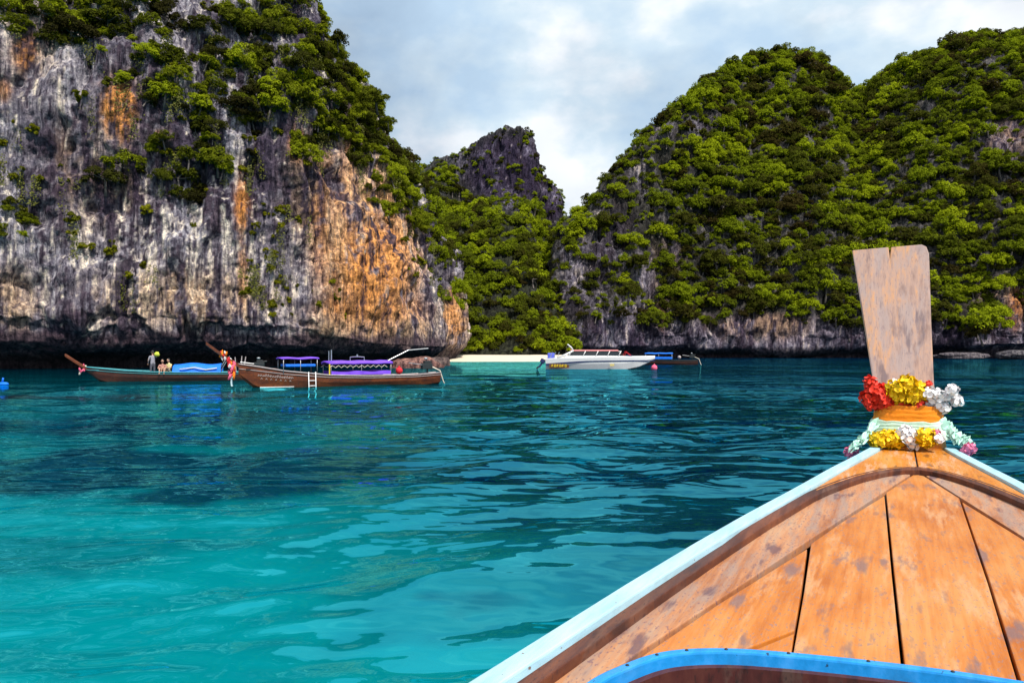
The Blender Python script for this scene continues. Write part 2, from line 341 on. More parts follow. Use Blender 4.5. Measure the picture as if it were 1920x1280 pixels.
# ------------------------------------------------------------------ landforms
def cr_eval(A, u):                            # Catmull-Rom along axis 0
    n = len(A); u = np.clip(u, 0, n-1-1e-6); i = u.astype(int); f = (u-i).reshape((-1,)+(1,)*(A.ndim-1))
    p0, p1, p2, p3 = A[np.maximum(i-1, 0)], A[i], A[np.minimum(i+1, n-1)], A[np.minimum(i+2, n-1)]
    return .5*((2*p1)+(-p0+p2)*f+(2*p0-5*p1+4*p2-p3)*f*f+(-p0+3*p1-3*p2+p3)*f**3)
def arc_samples(A, n, w=None):
    d = np.linalg.norm(np.diff(A, axis=0), axis=1)*(1 if w is None else np.array(w)); c = np.concatenate([[0], np.cumsum(d)])
    return np.interp(np.linspace(0, c[-1], n), c, np.arange(len(A)))
def loft_grid(C, nu, nv, ref_l, ref_s, wu=None, wv=None):
    C = np.array(C, dtype=float)
    A = cr_eval(C, arc_samples(C[:, ref_l], nu, wu))
    A = np.swapaxes(cr_eval(np.swapaxes(A, 0, 1), arc_samples(C[ref_s], nv, wv)), 0, 1)
    return A
def normals(P):
    du = np.gradient(P, axis=0); dv = np.gradient(P, axis=1); n = np.cross(du, dv)
    n /= np.linalg.norm(n, axis=-1, keepdims=True)+1e-9
    q = np.sum(n*(-P), -1)
    return n if np.mean(q) > 0 else -n
def rock_disp(P, Nn, k=1.0, seed=0):
    wp = P+1.6*np.stack([fbm(P, (.12,.12,.12), 3, seed=seed+1), fbm(P, (.12,.12,.12), 3, seed=seed+5), 0*P[..., 0]], -1)
    d = 2.6*fbm(P, (.07,.07,.05), 3, seed=seed+9)*k
    d += 1.15*ridged(wp, (.30,.30,.05), 3, seed=seed+13)
    d += 1.5*fbm(wp, (.30,.30,.24), 4, .55, seed=seed+20)
    d += .75*fbm(wp, (1.0,1.0,.42), 4, .6, seed=seed+27)
    d -= 1.5*sstep(.62, .95, ridged(wp, (.20,.20,.035), 2, seed=seed+33))+.25*sstep(.6, .95, ridged(wp, (.12,.12,.30), 2, seed=seed+37))
    return P+Nn*(d*(.30+.70*sstep(2.6, 5.0, P[..., 2])))[..., None]

def mixc(C, col, k): return C*(1-k[..., None])+np.array(col)*k[..., None]
def blobs(px, py, L):
    r = np.zeros_like(px)
    for (x, y, rx, ry, s) in L: r = np.maximum(r, s*np.exp(-(((px-x)/rx)**2+((py-y)/ry)**2)**1.5))
    return r
def rock_colour(P, orange, tan, seed=0, light=0.5, dark=0.0):
    px, py = proj(P)
    s1 = fbm(P, (.55,.55,.045), 4, .6, seed=seed+61); s2 = fbm(P, (1.5,1.5,.12), 4, .6, seed=seed+67); n = fbm(P, (.16,.16,.10), 4, seed=seed+71)
    pt = fbm(P, (.8,.8,.8), 4, .6, seed=seed+75)
    s3 = fbm(P, (3.2,3.2,.16), 3, .6, seed=seed+79)
    C = np.zeros(P.shape)+np.array([.22,.20,.235])
    C = mixc(C, (.070,.055,.085), sstep(.02, .36, n+.40*s1+.35*pt+dark))
    C = mixc(C, (.48,.46,.50), sstep(-.02, .28, -n*.8+.6*s1+.35*pt+.3*s3+light-.5)*.8)
    C = mixc(C, (.82,.73,.61), sstep(.10, .30, s2*.6+.35*s1+.55*s3-.25*n+light-.55))
    tk = blobs(px, py, tan); C = mixc(C, (.70,.47,.26), np.clip(tk*sstep(-.30, .14, s1*.7+.5*s2+.3*s3+.25*pt), 0, 1)*.92)
    ok = blobs(px, py, orange); C = mixc(C, (.75,.30,.06), np.clip(ok*sstep(-.28, .16, s1*.7+.5*pt+.4*s3+ok*.2), 0, 1)*.86)
    C = mixc(C, (.060,.040,.060), sstep(.12, .30, -s1*.7-s2*.45-.5*s3+.2*pt)*.88)
    return C

TREES = []     # (position, radius, normal, region)
SHRUBS = []
def scatter(P, Nn, count, mask, rmin, rmax, region, out, min_gap=.45, seed=0, big=1.6):
    g = np.random.default_rng(seed)
    du = P[1:, :-1]-P[:-1, :-1]; dv = P[:-1, 1:]-P[:-1, :-1]
    ar = np.linalg.norm(np.cross(du, dv), axis=-1)*mask[:-1, :-1]
    p = ar.ravel()/ar.sum(); idx = g.choice(len(p), size=count*4, p=p); nv = P.shape[1]-1
    cells = {}; made = 0
    for q in idx:
        i, j = divmod(int(q), nv); pos = P[i, j]+du[i, j]*g.random()+dv[i, j]*g.random()
        r = rmin+(rmax-rmin)*g.random()**big
        cs = rmax*.9; key = tuple(np.floor(pos/cs).astype(int)); bad = False
        for a in (-1,0,1):
            for b in (-1,0,1):
                for c in (-1,0,1):
                    for (pp, rr) in cells.get((key[0]+a, key[1]+b, key[2]+c), ()):
                        if np.sum((pp-pos)**2) < (min_gap*(r+rr))**2: bad = True
        if bad: continue
        cells.setdefault(key, []).append((pos, r)); out.append((pos, r, Nn[i, j], region)); made += 1
        if made >= count: break

Z_ = [-2.0, .2, 1.3, 2.2, 2.9, 3.8, 5, 9, 14, 20, 27, 34, 42, 50, 60, 75]
def left_cliff():
    g1 = [5.2, 5.6, 4.8, 2.0, 1.35, .8, 0, .1, .5, 1.2, 2.0, 4.0, 7.0, 10.5, 17, 30]
    g2 = [4.6, 5.0, 4.2, 1.8, 1.2, .7, 0, .1, .4, 1.0, 2.0, 4.0, 8.0, 12, 20, 34]
    c5 = [3.0, 3.8, 3.4, 1.9, .8, .1, 0, .4, 1.3, 2.6, 4.4, 7.0, 11.5, 16, 24, 38]
    c7 = [1.6, 2.2, 1.9, 1.0, .4, .1, .2, 1.6, 3.3, 5.4, 8.0, 10.6, 16, 21, 30, 46]
    st = [((-88, 48), (-.35, 1), g1), ((-58, 64), (-.25, 1), g1), ((-45, 70.5), (-.25, 1), g1), ((-33.5, 75), (-.3, 1), g1),
          ((-23.5, 80), (-.45, .9), g2), ((-16.8, 87), (-.75, .65), c5), ((-11.6, 95.5), (-.95, .25), c7), ((-9.6, 104), (-1, 0), c7),
          ((-10.5, 115), (-1, -.1), c7), ((-16, 128), (-.9, -.4), c7), ((-32, 142), (-.6, -.7), c7)]
    lipf = [1.1, 1.08, 1.05, 1.05, .95, .72, .62, .6, .7, .8, .8]
    C = [[(b[0]+d[0]*s, b[1]+d[1]*s, z*(lf if 0 < z < 6 else (1 if z > 8 or z < 0 else (lf+1)/2))) for z, s in zip(Z_, sb)] for (b, d, sb), lf in zip(st, lipf)]
    P = loft_grid(C, 620, 400, 7, 3, wu=[.45, .8, 1, 1, 1, 1.1, 1.2, 1.1, .7, .4], wv=[.4, .8, 1.2, 1.2, 1.2, 1.2, 1, 1, 1, 1, .95, .9, .55, .4, .3])
    Nn = normals(P); P = rock_disp(P, Nn, 1.0, 100); Nn = normals(P)
    px, py = proj(P)
    orange = [(708, 500, 85, 130, 1.1), (640, 350, 48, 110, .5), (720, 400, 60, 80, .6), (225, 200, 36, 55, 1.5), (454, 390, 14, 62, 1.0), (556, 268, 14, 34, .8), (48, 95, 22, 42, 1.2), (700, 575, 100, 40, .95),
              (600, 450, 26, 110, .6), (455, 500, 10, 90, .7), (6, 170, 16, 22, .7), (855, 590, 18, 50, .7), (300, 262, 20, 26, .5)]
    tan = [(690, 430, 100, 170, 1.0), (700, 610, 130, 50, .9), (290, 560, 130, 60, .75), (20, 560, 60, 60, .7), (410, 560, 120, 55, .7), (600, 380, 60, 140, .6), (180, 330, 90, 120, .35), (60, 80, 60, 90, .5)]
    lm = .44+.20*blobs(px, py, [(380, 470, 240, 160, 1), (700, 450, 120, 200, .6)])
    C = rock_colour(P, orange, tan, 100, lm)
    foot_dark = sstep(3.9, 3.2, P[..., 2]+.6*fbm(P, (.4,.4,.2), 3, seed=9))
    C = mixc(C, (.085,.055,.068), foot_dark*.85); C = mixc(C, (.025,.018,.02), sstep(1.7, 1.2, P[..., 2])*.9)  # rock colour goes dark brown below the lip, near black at the waterline
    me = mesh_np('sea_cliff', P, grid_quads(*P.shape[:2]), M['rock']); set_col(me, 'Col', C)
    o = tag(link('sea_cliff', me), 'tall grey and orange streaked limestone cliff with undercut foot, on the left', 'cliff', kind='structure')
    n = fbm(P, (.25,.25,.3), 3, seed=140)
    B = [(480, 165, 230, 105, 1.1), (600, 210, 140, 85, 1.1), (180, 45, 190, 70, 1.0), (330, 110, 80, 80, .8), (270, 305, 105, 48, 1.0), (695, 290, 60, 40, 1.0), (725, 345, 50, 60, .9), (20, 415, 60, 38, .9),
         (640, 120, 80, 80, .9), (440, 60, 200, 70, .7), (330, 380, 60, 28, .6), (560, 40, 80, 60, .6), (690, 250, 70, 60, 1.0), (790, 370, 45, 70, 1.0), (820, 440, 30, 50, .8)]
    k = blobs(px, py, B); inside = (px > -400) & (px < 900) & (py > -120)
    mask = np.clip(k+.40*n-.22, 0, 1)*np.where((px < -20) | (py < -20), .35, 1)+(.06*(py < -10))
    scatter(P, Nn, 900, mask*inside*(P[..., 2] > 9), .7, 2.3, 'left', TREES, .25, 11, big=1.9)
    B2 = [(505, 490, 55, 120, 1.6), (610, 570, 45, 40, .9), (440, 230, 260, 90, .35), (480, 50, 150, 60, .9), (90, 330, 120, 150, .3), (200, 490, 160, 70, .22), (390, 420, 60, 40, .8), (800, 470, 40, 70, .7), (350, 200, 350, 200, .16)]
    scatter(P, Nn, 290, (blobs(px, py, B2)*np.clip(.6+1.6*n, 0, 2))*(px > -30)*(px < 860)*(py > -20)*(P[..., 2] > 5), .35, 1.15, 'left', SHRUBS, .4, 12, big=1.8)
    return o
left_cliff()

def headland():
    zz = [-2, .3, 1.5, 2.4, 3.2, 8, 12, 18, 27, 34, 42, 52, 60]
    sb = [1.4, 2.0, 1.4, .5, .1, .0, .5, 2.6, 6.5, 9.5, 16, 26, 40]
    st = [((-16, 108), (-.9, .3)), ((-10.6, 116), (-1, .2)), ((-8.2, 124), (-1, 0)), ((-8.0, 131), (-1, -.1)), ((-10, 140), (-1, -.2)), ((-20, 158), (-.9, -.4))]
    C = [[(b[0]+d[0]*s, b[1]+d[1]*s, z) for z, s in zip(zz, sb)] for b, d in st]
    P = loft_grid(C, 200, 200, 5, 2, wv=[.5, 1, 1, 1, 1, 1, 1, 1, .9, .7, .4, .3])
    Nn = normals(P); P = rock_disp(P, Nn, .6, 300); Nn = normals(P); px, py = proj(P)
    C = rock_colour(P, [(850, 590, 20, 50, .8)], [(855, 600, 30, 60, .8)], 300, .42, .1)
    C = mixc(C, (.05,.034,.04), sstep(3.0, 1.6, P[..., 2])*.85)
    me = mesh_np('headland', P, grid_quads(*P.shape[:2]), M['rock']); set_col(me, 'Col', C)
    tag(link('headland', me), 'tree-covered rocky headland between the big left cliff and the beach', 'cliff', kind='structure')
    scatter(P, Nn, 340, (P[..., 2] > 9.5+3*fbm(P, (.3,.3,.3), 2, seed=4))*(P[..., 2] < 46)*1.0, 1.1, 2.6, 'head', TREES, .33, 21)
    scatter(P, Nn, 30, (P[..., 2] > 4)*(P[..., 2] < 14)*1.0, .5, 1.1, 'head', SHRUBS, .5, 22)
headland()

def middle_peak():
    tops = [(700, 352, 262), (745, 336, 260), (785, 318, 258), (830, 302, 256), (862, 290, 252), (890, 272, 250), (918, 254, 248), (945, 243, 247), (970, 241, 246), (994, 256, 246), (1003, 300, 247), (1012, 322, 247), (1028, 344, 246), (1044, 358, 245), (1051, 396, 247), (1060, 470, 250), (1090, 540, 255)]
    C = []
    for (px, py, Y) in tops:
        T = at(px, py, Y); h = T[2]; rockf = 1.0 if 850 < px < 1055 else .35
        xb = (px-960)*.085*1.15
        f = [(-.06, -1.5, 136), (0, .9, 143), (.06, .07*h+1, 149), (.22, .24*h, 163), (.42, .42*h, 186), (.66, .58*h, 212)]
        row = [(xb+(T[0]-xb)*max(a, 0), y, z) for a, z, y in f]
        if rockf == 1: row += [(T[0]*.96+xb*.04, Y-12, .66*h), (T[0], Y-6, .82*h), (T[0], Y-2, .95*h), tuple(T), (T[0], Y+8, h*.97), (T[0], Y+45, h*.6)]
        else: row += [(T[0]*.9+xb*.1, Y-24, .70*h), (T[0]*.96+xb*.04, Y-13, .84*h), (T[0], Y-4, .95*h), tuple(T), (T[0], Y+8, h*.98), (T[0], Y+45, h*.6)]
        C.append(row)
    P = loft_grid(C, 260, 260, 5, 8)
    Nn = normals(P); P = rock_disp(P, Nn, .35, 500); Nn = normals(P); px, py = proj(P)
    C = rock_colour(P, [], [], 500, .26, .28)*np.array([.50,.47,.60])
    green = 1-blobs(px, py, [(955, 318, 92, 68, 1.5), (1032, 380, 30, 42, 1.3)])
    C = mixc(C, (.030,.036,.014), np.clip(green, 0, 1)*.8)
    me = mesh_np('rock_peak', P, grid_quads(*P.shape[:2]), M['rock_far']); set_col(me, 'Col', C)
    tag(link('rock_peak', me), 'pointed dark rock peak rising above the wooded valley behind the beach', 'mountain', kind='structure')
    n = fbm(P, (.10,.10,.14), 3, seed=501)
    mask = np.clip(green+.35*n-.12, 0, 1); mask = np.where(blobs(px, py, [(955, 318, 92, 68, 1)]) > .3, 0, mask)
    scatter(P, Nn, 760, mask*(P[..., 2] > 1.2)*(px > 760)*(py > 300+.0*px)*(P[..., 1] < 250), 1.4, 3.2, 'middle', TREES, .28, 51)
    scatter(P, Nn, 60, (P[..., 2] > 1.2)*(P[..., 2] < 7)*(px > 850)*(px < 1060)*1.0, 1.2, 2.2, 'middle', TREES, .3, 53)
    scatter(P, Nn, 420, (blobs(px, py, [(955, 258, 50, 18, 1), (870, 300, 60, 35, 1.3), (965, 345, 90, 55, 1.0), (820, 315, 60, 25, 1.3), (1030, 370, 25, 30, .8)]))*1.0, .5, 1.5, 'middle', TREES, .3, 52)
middle_peak()

def right_hill():
    st = [((30, 215), (1045, 500, 215)), ((13, 186), (1046, 480, 190)), ((7.8, 160), (1072, 425, 182)), ((13, 153), (1125, 378, 190)), ((22, 156), (1205, 272, 205)), ((32, 160), (1318, 172, 220)),
          ((45, 163), (1400, 132, 235)), ((58, 164), (1475, 104, 245)), ((71, 163), (1538, 112, 245)), ((80, 161), (1604, 190, 232)), ((92, 158), (1700, 130, 226)), ((104, 154), (1800, 92, 220)),
          ((118, 150), (1930, 74, 218)), ((140, 140), (2160, 52, 212)), ((175, 118), (2600, 30, 200))]
    C = []
    for i, (b, (px, py, Y)) in enumerate(st):
        T = at(px, py, Y); b = np.array(b, float); d = T[:2]-b; L_ = np.linalg.norm(d); u = d/L_; h = T[2]
        lip = 2.6
        if i >= 13: h = max(h, 96)
        foot = [(3.2, -2), (3.8, .3), (2.8, 1.2), (1.0, 1.9), (.1, lip), (0, 4.5), (.6, 8.0+1.5*math.sin(i*2.1))]
        row = [(b[0]+u[0]*s, b[1]+u[1]*s, z) for s, z in foot]
        steep = 1.0 if i > 5 else .72
        for a, g in [(.10, .22), (.24*steep, .38), (.42*steep, .56), (.62*steep, .74), (.82*(steep+1)/2, .90), (1, 1), (1.25, .98), (1.9, .6)]:
            row.append((b[0]+d[0]*a, b[1]+d[1]*a, max(h*g, 9+a)))
        C.append(row)
    P = loft_grid(C, 560, 330, 8, 7, wu=[.4, .6]+[1]*10+[.8, .4], wv=[.5, .8, 1, 1, 1, 1, 1, 1, 1, 1, 1, 1, .6, .3])
    Nn = normals(P); 
    P = P+Nn*(3.0*fbm(P, (.03,.03,.03), 3, seed=701))[..., None]
    P = rock_disp(P, Nn, .8, 700); Nn = normals(P); px, py = proj(P)
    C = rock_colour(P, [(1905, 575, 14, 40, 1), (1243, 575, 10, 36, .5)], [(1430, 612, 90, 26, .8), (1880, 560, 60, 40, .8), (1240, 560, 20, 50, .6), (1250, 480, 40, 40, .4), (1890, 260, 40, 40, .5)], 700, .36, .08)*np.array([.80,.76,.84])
    rockm = blobs(px, py, [(1890, 268, 55, 45, 1), (1215, 520, 30, 60, .8), (1100, 560, 70, 90, .55), (1260, 470, 30, 40, .6), (1280, 190, 30, 30, .5), (1240, 240, 40, 30, .5), (1080, 480, 40, 50, .6), (1440, 615, 130, 26, 1), (1890, 560, 60, 45, 1), (1310, 235, 40, 22, .6), (1460, 160, 30, 16, .6), (1400, 300, 30, 20, .4), (1150, 420, 50, 60, .5), (1200, 330, 40, 40, .5), (1180, 600, 80, 40, .7), (1130, 500, 40, 70, .6)])
    n = fbm(P, (.09,.09,.12), 3, seed=720)
    cover = np.clip(1.25-1.3*rockm+.5*n, 0, 1)*sstep(5, 10, P[..., 2]+3*n)
    C = mixc(C, (.030,.032,.016), cover*.75)
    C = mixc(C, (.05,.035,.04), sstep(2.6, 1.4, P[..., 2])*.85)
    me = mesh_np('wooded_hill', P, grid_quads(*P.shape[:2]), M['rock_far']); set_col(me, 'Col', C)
    tag(link('wooded_hill', me), 'broad jungle-covered hill with grey rock at its foot, on the right', 'hill', kind='structure')
    vis = (px > 990)*(px < 2050)
    left = sstep(1360, 1160, px+.25*(py-300))
    back = (np.arange(P.shape[1]) < P.shape[1]*.93)[None, :]
    scatter(P, Nn, 1150, cover*(1-.93*left)*vis*back*(P[..., 2] > 5), 1.9, 4.2, 'right', TREES, .36, 71, big=1.5)
    scatter(P, Nn, 3000, cover*(1-.5*left)*vis*back*(P[..., 2] > 5), .9, 2.3, 'right', TREES, .20, 73)
    scatter(P, Nn, 600, np.clip(.25+.8*left+rockm*.3, 0, 1)*vis*back*(P[..., 2] > 7), .8, 1.6, 'right', TREES, .4, 72)
    scatter(P, Nn, 3200, np.clip(cover+.25, 0, 1)*(1-.5*left)*vis*back*(P[..., 2] > 6), .5, 1.1, 'right', TREES, .3, 74)
right_hill()

def beach():
    x = np.linspace(-16, 11, 90); y = np.linspace(108, 152, 60); X, Y = np.meshgrid(x, y, indexing='ij')
    edge = 116.5+.10*(X+8)+1.6*fbm(np.stack([X, Y*0, Y*0], -1), (.15,1,1), 2, seed=90)
    Z = np.clip((Y-edge)*.045, -1, .85)+.05*fbm(np.stack([X, Y, 0*X], -1), (.4,.4,1), 3, seed=92)
    me = mesh_np('beach', np.stack([X, Y, Z], -1), grid_quads(90, 60), simple('sand', (.78,.66,.50), .9, .1, .6))
    tag(link('beach', me), 'small pale sand beach at the head of the cove', 'beach', kind='structure')
beach()

# ------------------------------------------------------------------ trees
def crown_np(seed, leaves, ls, lobes=11, flat=.62, spread=.66):
    g = np.random.default_rng(seed); r = np.sqrt(g.random(lobes))*spread; a = g.random(lobes)*6.283+np.arange(lobes)*2.4
    lr = g.uniform(.14, .38, lobes); lc = np.stack([r*np.cos(a), r*np.sin(a), .26+.84*np.sqrt(np.clip(1-r*r, 0, 1))*g.uniform(.35, 1.12, lobes)-.10*g.random(lobes)], -1)
    k = g.integers(0, lobes, leaves); d = g.normal(size=(leaves, 3)); d /= np.linalg.norm(d, axis=1, keepdims=True)
    d[:, 2] = np.where(d[:, 2] < -.35, -d[:, 2], d[:, 2])
    pos = lc[k]+d*lr[k][:, None]*np.array([1, 1, flat])*g.uniform(.72, 1.06, (leaves, 1))
    nrm = d*.9+np.array([0, 0, .50])+g.normal(size=(leaves, 3))*.55; nrm /= np.linalg.norm(nrm, axis=1, keepdims=True)
    t = np.cross(nrm, g.normal(size=(leaves, 3))); t /= np.linalg.norm(t, axis=1, keepdims=True); b = np.cross(nrm, t)
    s = ls*g.uniform(.6, 1.25, (leaves, 1))
    V = np.stack([pos-t*s, pos-b*s*.55-nrm*s*.12, pos+t*s, pos+b*s*.55-nrm*s*.12], 1).reshape(-1, 3)
    return V, np.arange(leaves*4).reshape(-1, 4), lc
def trunk_mb(lc, seed):
    g = random.Random(seed); mb = MB(); top = Vector((0, 0, .62))
    mb.tube([(0,0,-.35), (g.uniform(-.04,.04), g.uniform(-.04,.04), .25), top], [.075, .055, .042], 6)
    for c in lc[:5]: mb.tube([top-Vector((0,0,.1)), (Vector(c)+top)/2+Vector((0,0,-.06)), Vector(c)], [.038, .026, .012], 5, cap=False)
    return mb
LO, HI, BUSH = [], [], []
for s in range(6):
    V, Q, lc = crown_np(900+s, 1800, .082, 18+2*s, .90, .70+.05*s)
    LO.append((V, Q, lc, trunk_mb(lc, s)))
for s in range(6):
    V, Q, lc = crown_np(950+s, 3200, .062, 20+2*s, .85, .70+.05*s)
    HI.append((V, Q, lc, trunk_mb(lc, 30+s)))
for s in range(5):
    V, Q, lc = crown_np(990+s, 420, .15, 5+s % 3, .8, .5); V = V-np.array([0, 0, .62]); BUSH.append((V, Q))
def meshes(kind, lm):
    cm = [mesh_np('crown', V, Q, M[lm], False) for V, Q, *_ in kind]; tm = [t[3].mesh('trunk', M['bark'], True) for t in kind] if len(kind[0]) > 2 else None
    return cm, tm
HI_C, HI_T = meshes(HI, 'leaf_cliff'); LO_C, LO_T = meshes(LO, 'leaf'); BU_C, _ = meshes(BUSH, 'shrub')
HIG_C, HIG_T = meshes(HI, 'leaf')
def joined(V, Q, tmb, lm):
    mb = MB(); mb.v = [tuple(p) for p in V]; mb.f = [tuple(q) for q in Q]; mb.m = [0]*len(mb.f); n = len(mb.v)
    me = bpy.data.meshes.new('forest_tree'); fs = mb.f+[tuple(i+n for i in f) for f in tmb.f]
    me.from_pydata(mb.v+tmb.v, [], fs); me.materials.append(M[lm]); me.materials.append(M['bark'])
    me.polygons.foreach_set('material_index', [0]*len(mb.f)+[1]*len(tmb.f)); me.update(); return me

g = np.random.default_rng(77)
def tree_base(pos, r, nrm, region):
    out = np.array([nrm[0], nrm[1], 0]); steep = 1-max(nrm[2], 0)
    return pos+out*r*.25*steep-np.array([0, 0, r*(.25+.35*steep)])
def place(r0, pos, r, nrm, sz=1.0):
    r0.location = pos; r0.rotation_euler = (g.normal(0, .10)-nrm[1]*.22, g.normal(0, .10)+nrm[0]*.22, g.uniform(0, 6.28)); q = r*g.uniform(.88, 1.12)
    r0.scale = (r*sz, r*sz, q*sz)
# the trees that show largest become things of their own
def show(t):
    pos, r, n, reg = t; px, py = proj(pos); v = -pos/np.linalg.norm(pos)
    if not (-20 < px < 1940 and -30 < py < 700) or np.dot(n, v) < .05: return 0
    if reg == 'head' and px < 770+max(0, (py-330))*.4: return 0
    if 1590 < px < 1760 and 455 < py: return 0
    return r/pos[1]
score = np.array([show(t) for t in TREES]); order = np.argsort(-score)
pick = [i for i in order[:2000] if score[i] > 0 and TREES[i][3] == 'left'][:120]
pick += [i for i in order if score[i] > 0 and TREES[i][3] == 'right'][:120]
pick += [i for i in order if score[i] > 0 and TREES[i][3] in ('middle', 'head')][:50]
pset = set(pick)
GRP = {'left': 'trees on the left cliff', 'head': 'trees on the headland', 'middle': 'trees in the middle valley', 'right': 'trees on the right hill'}
def zone(pos, region):
    px, py = proj(np.asarray(pos)); px, py = float(px), float(py)
    if region == 'left':
        if py > 370: return 'on the ledge at the left picture edge' if px < 90 else 'low on the streaked left cliff wall'
        if py > 255: return ('on the ledge below the orange stain of the left cliff' if px < 420 else 'on the right shoulder of the left cliff')
        if py < 95: return 'in the top left corner of the left cliff' if px < 300 else ('near the top of the left cliff face' if px < 520 else 'on the skyline of the left cliff')
        return 'above the orange stain of the left cliff' if px < 300 else ('in the broad tree band across the left cliff' if px < 560 else 'at the right end of the left cliff tree band')
    if region == 'head': return 'on the headland between left cliff and beach'
    if region == 'middle': return 'just behind the beach' if py > 560 else ('in the valley below the rock peak' if py > 400 else 'on the flank of the rock peak')
    v = 'at the foot' if py > 520 else ('on the lower slope' if py > 400 else ('on the middle slope' if py > 260 else 'near the crest'))
    h = 'left end' if px < 1250 else ('centre' if px < 1560 else ('part behind the wooden prow' if px < 1760 else 'right end'))
    return v+' of the right hill, '+h
def size_word(r, lim): return 'small' if r < lim[0] else ('medium' if r < lim[1] else 'large')
def make_tree(pos, r, nrm, region, label=None, name='jungle_tree', k=None, cm=None):
    near = region == 'left'; k = int(g.integers(0, 6)) if k is None else k
    C_, T_ = (HI_C, HI_T) if near else ((HIG_C, HIG_T) if region == 'right' and pos[1] < 190 else (LO_C, LO_T))
    e = empty(name); place(e, pos, r, nrm)
    tag(e, label or size_word(r, (1.6, 2.0) if near else (3.4, 3.8))+' green tree '+zone(pos, region), 'tree', GRP[region])
    link('trunk', T_[k], e); link('crown', C_[k], e)
    return e
for i in pick:
    pos, r, nrm, reg = TREES[i]; make_tree(tree_base(pos, r, nrm, reg), r, nrm, reg)
# the rest of the forest, one mass for each landform
def forest(name, label, idx, kind, lm):
    cl = bpy.data.collections.new(name+'_kinds')
    for V, Q, lc, t in kind:
        o = bpy.data.objects.new('forest_tree', joined(V, Q, t, lm)); cl.objects.link(o)
    pts = []; rot = []; scl = []; kk = []
    for i in idx:
        pos, r, nrm, reg = TREES[i]; pts.append(tree_base(pos, r, nrm, reg))
        rot.append((g.normal(0, .1)-nrm[1]*.22, g.normal(0, .1)+nrm[0]*.22, g.uniform(0, 6.28))); scl.append((r, r, r*g.uniform(.85, 1.15))); kk.append(int(g.integers(0, len(kind))))
    me = bpy.data.meshes.new(name); me.vertices.add(len(pts)); me.vertices.foreach_set('co', np.array(pts, np.float32).ravel())
    for nm, ty, da, fld in (('rot', 'FLOAT_VECTOR', rot, 'vector'), ('scl', 'FLOAT_VECTOR', scl, 'vector'), ('kk', 'INT', kk, 'value')):
        a = me.attributes.new(nm, ty, 'POINT'); a.data.foreach_set(fld, np.array(da, np.float32 if ty != 'INT' else np.int32).ravel())
    me.update(); o = link(name, me); tag(o, label, 'forest', kind='stuff')
    nt = bpy.data.node_groups.new(name, 'GeometryNodeTree'); nt.interface.new_socket('Geometry', in_out='INPUT', socket_type='NodeSocketGeometry'); nt.interface.new_socket('Geometry', in_out='OUTPUT', socket_type='NodeSocketGeometry')
    gi = nt.nodes.new('NodeGroupInput'); go = nt.nodes.new('NodeGroupOutput'); ip = nt.nodes.new('GeometryNodeInstanceOnPoints')
    ci = nt.nodes.new('GeometryNodeCollectionInfo'); ci.inputs['Collection'].default_value = cl; ci.inputs['Separate Children'].default_value = True; ci.inputs['Reset Children'].default_value = True
    def att(nm, ty): n = nt.nodes.new('GeometryNodeInputNamedAttribute'); n.data_type = ty; n.inputs[0].default_value = nm; return n.outputs[0]
    l = nt.links.new; l(gi.outputs[0], ip.inputs['Points']); l(ci.outputs[0], ip.inputs['Instance']); ip.inputs['Pick Instance'].default_value = True
    l(att('kk', 'INT'), ip.inputs['Instance Index']); l(att('scl', 'FLOAT_VECTOR'), ip.inputs['Scale'])
    er = nt.nodes.new('FunctionNodeEulerToRotation'); l(att('rot', 'FLOAT_VECTOR'), er.inputs[0]); l(er.outputs[0], ip.inputs['Rotation'])
    l(ip.outputs[0], go.inputs[0])
    o.modifiers.new('grow', 'NODES').node_group = nt
    return o
rest = [i for i in range(len(TREES)) if i not in pset]
forest('cliff_forest', 'dark green trees massed on the heights of the left cliff', [i for i in rest if TREES[i][3] == 'left'], HI, 'leaf_cliff')
forest('valley_forest', 'green jungle filling the valley behind the beach and the headland', [i for i in rest if TREES[i][3] in ('middle', 'head')], LO, 'leaf')
forest('hillside_forest', 'dense green jungle covering the right hill', [i for i in rest if TREES[i][3] == 'right'], LO, 'leaf')
for pos, r, nrm, reg in SHRUBS:
    o = link('cliff_shrub', BU_C[int(g.integers(0, 5))]); place(o, pos+nrm*r*.2, r, nrm)
    if reg == 'left': tag(o, size_word(r, (.5, .75))+' yellow green shrub '+zone(pos, reg), 'shrub', 'shrubs on the left cliff')
    else: tag(o, 'small green shrub on the rock column beside the beach', 'shrub', 'shrubs on the headland')
def creepers():                                # leafy strands trailing down from the tree band and the ledges
    q = np.random.default_rng(31); V = []
    starts = [(p, n) for p, r, n, reg in TREES if reg == 'left' and q.random() < .22]+[(p, n) for p, r, n, reg in SHRUBS if reg == 'left' and q.random() < .45]
    for p, n in starts:
        if p[2] < 8: continue
        for k in range(int(q.integers(1, 4))):
            L_ = q.uniform(1.0, 4.2); m = int(L_*34); t = q.random(m)**.8; b = p+np.array([n[0], n[1], 0])*.35+np.array([q.normal(0, .7), q.normal(0, .3), 0])
            c = b+np.stack([q.normal(0, .16+.10*t, m), q.normal(0, .20, m), -t*L_+.3], -1)
            nr = np.array([n[0], n[1], .5])+q.normal(size=(m, 3))*.5; nr /= np.linalg.norm(nr, axis=1, keepdims=True)
            a = np.cross(nr, q.normal(size=(m, 3))); a /= np.linalg.norm(a, axis=1, keepdims=True); d = np.cross(nr, a); w = q.uniform(.06, .14, (m, 1))
            V.append(np.stack([c-a*w, c-d*w*.6, c+a*w, c+d*w*.6], 1).reshape(-1, 3))
    V = np.concatenate(V); tag(link('hanging_creepers', mesh_np('hanging_creepers', V, np.arange(len(V)).reshape(-1, 4), M['creeper'], False)), 'olive creepers trailing down the left cliff wall', 'creepers', kind='stuff')
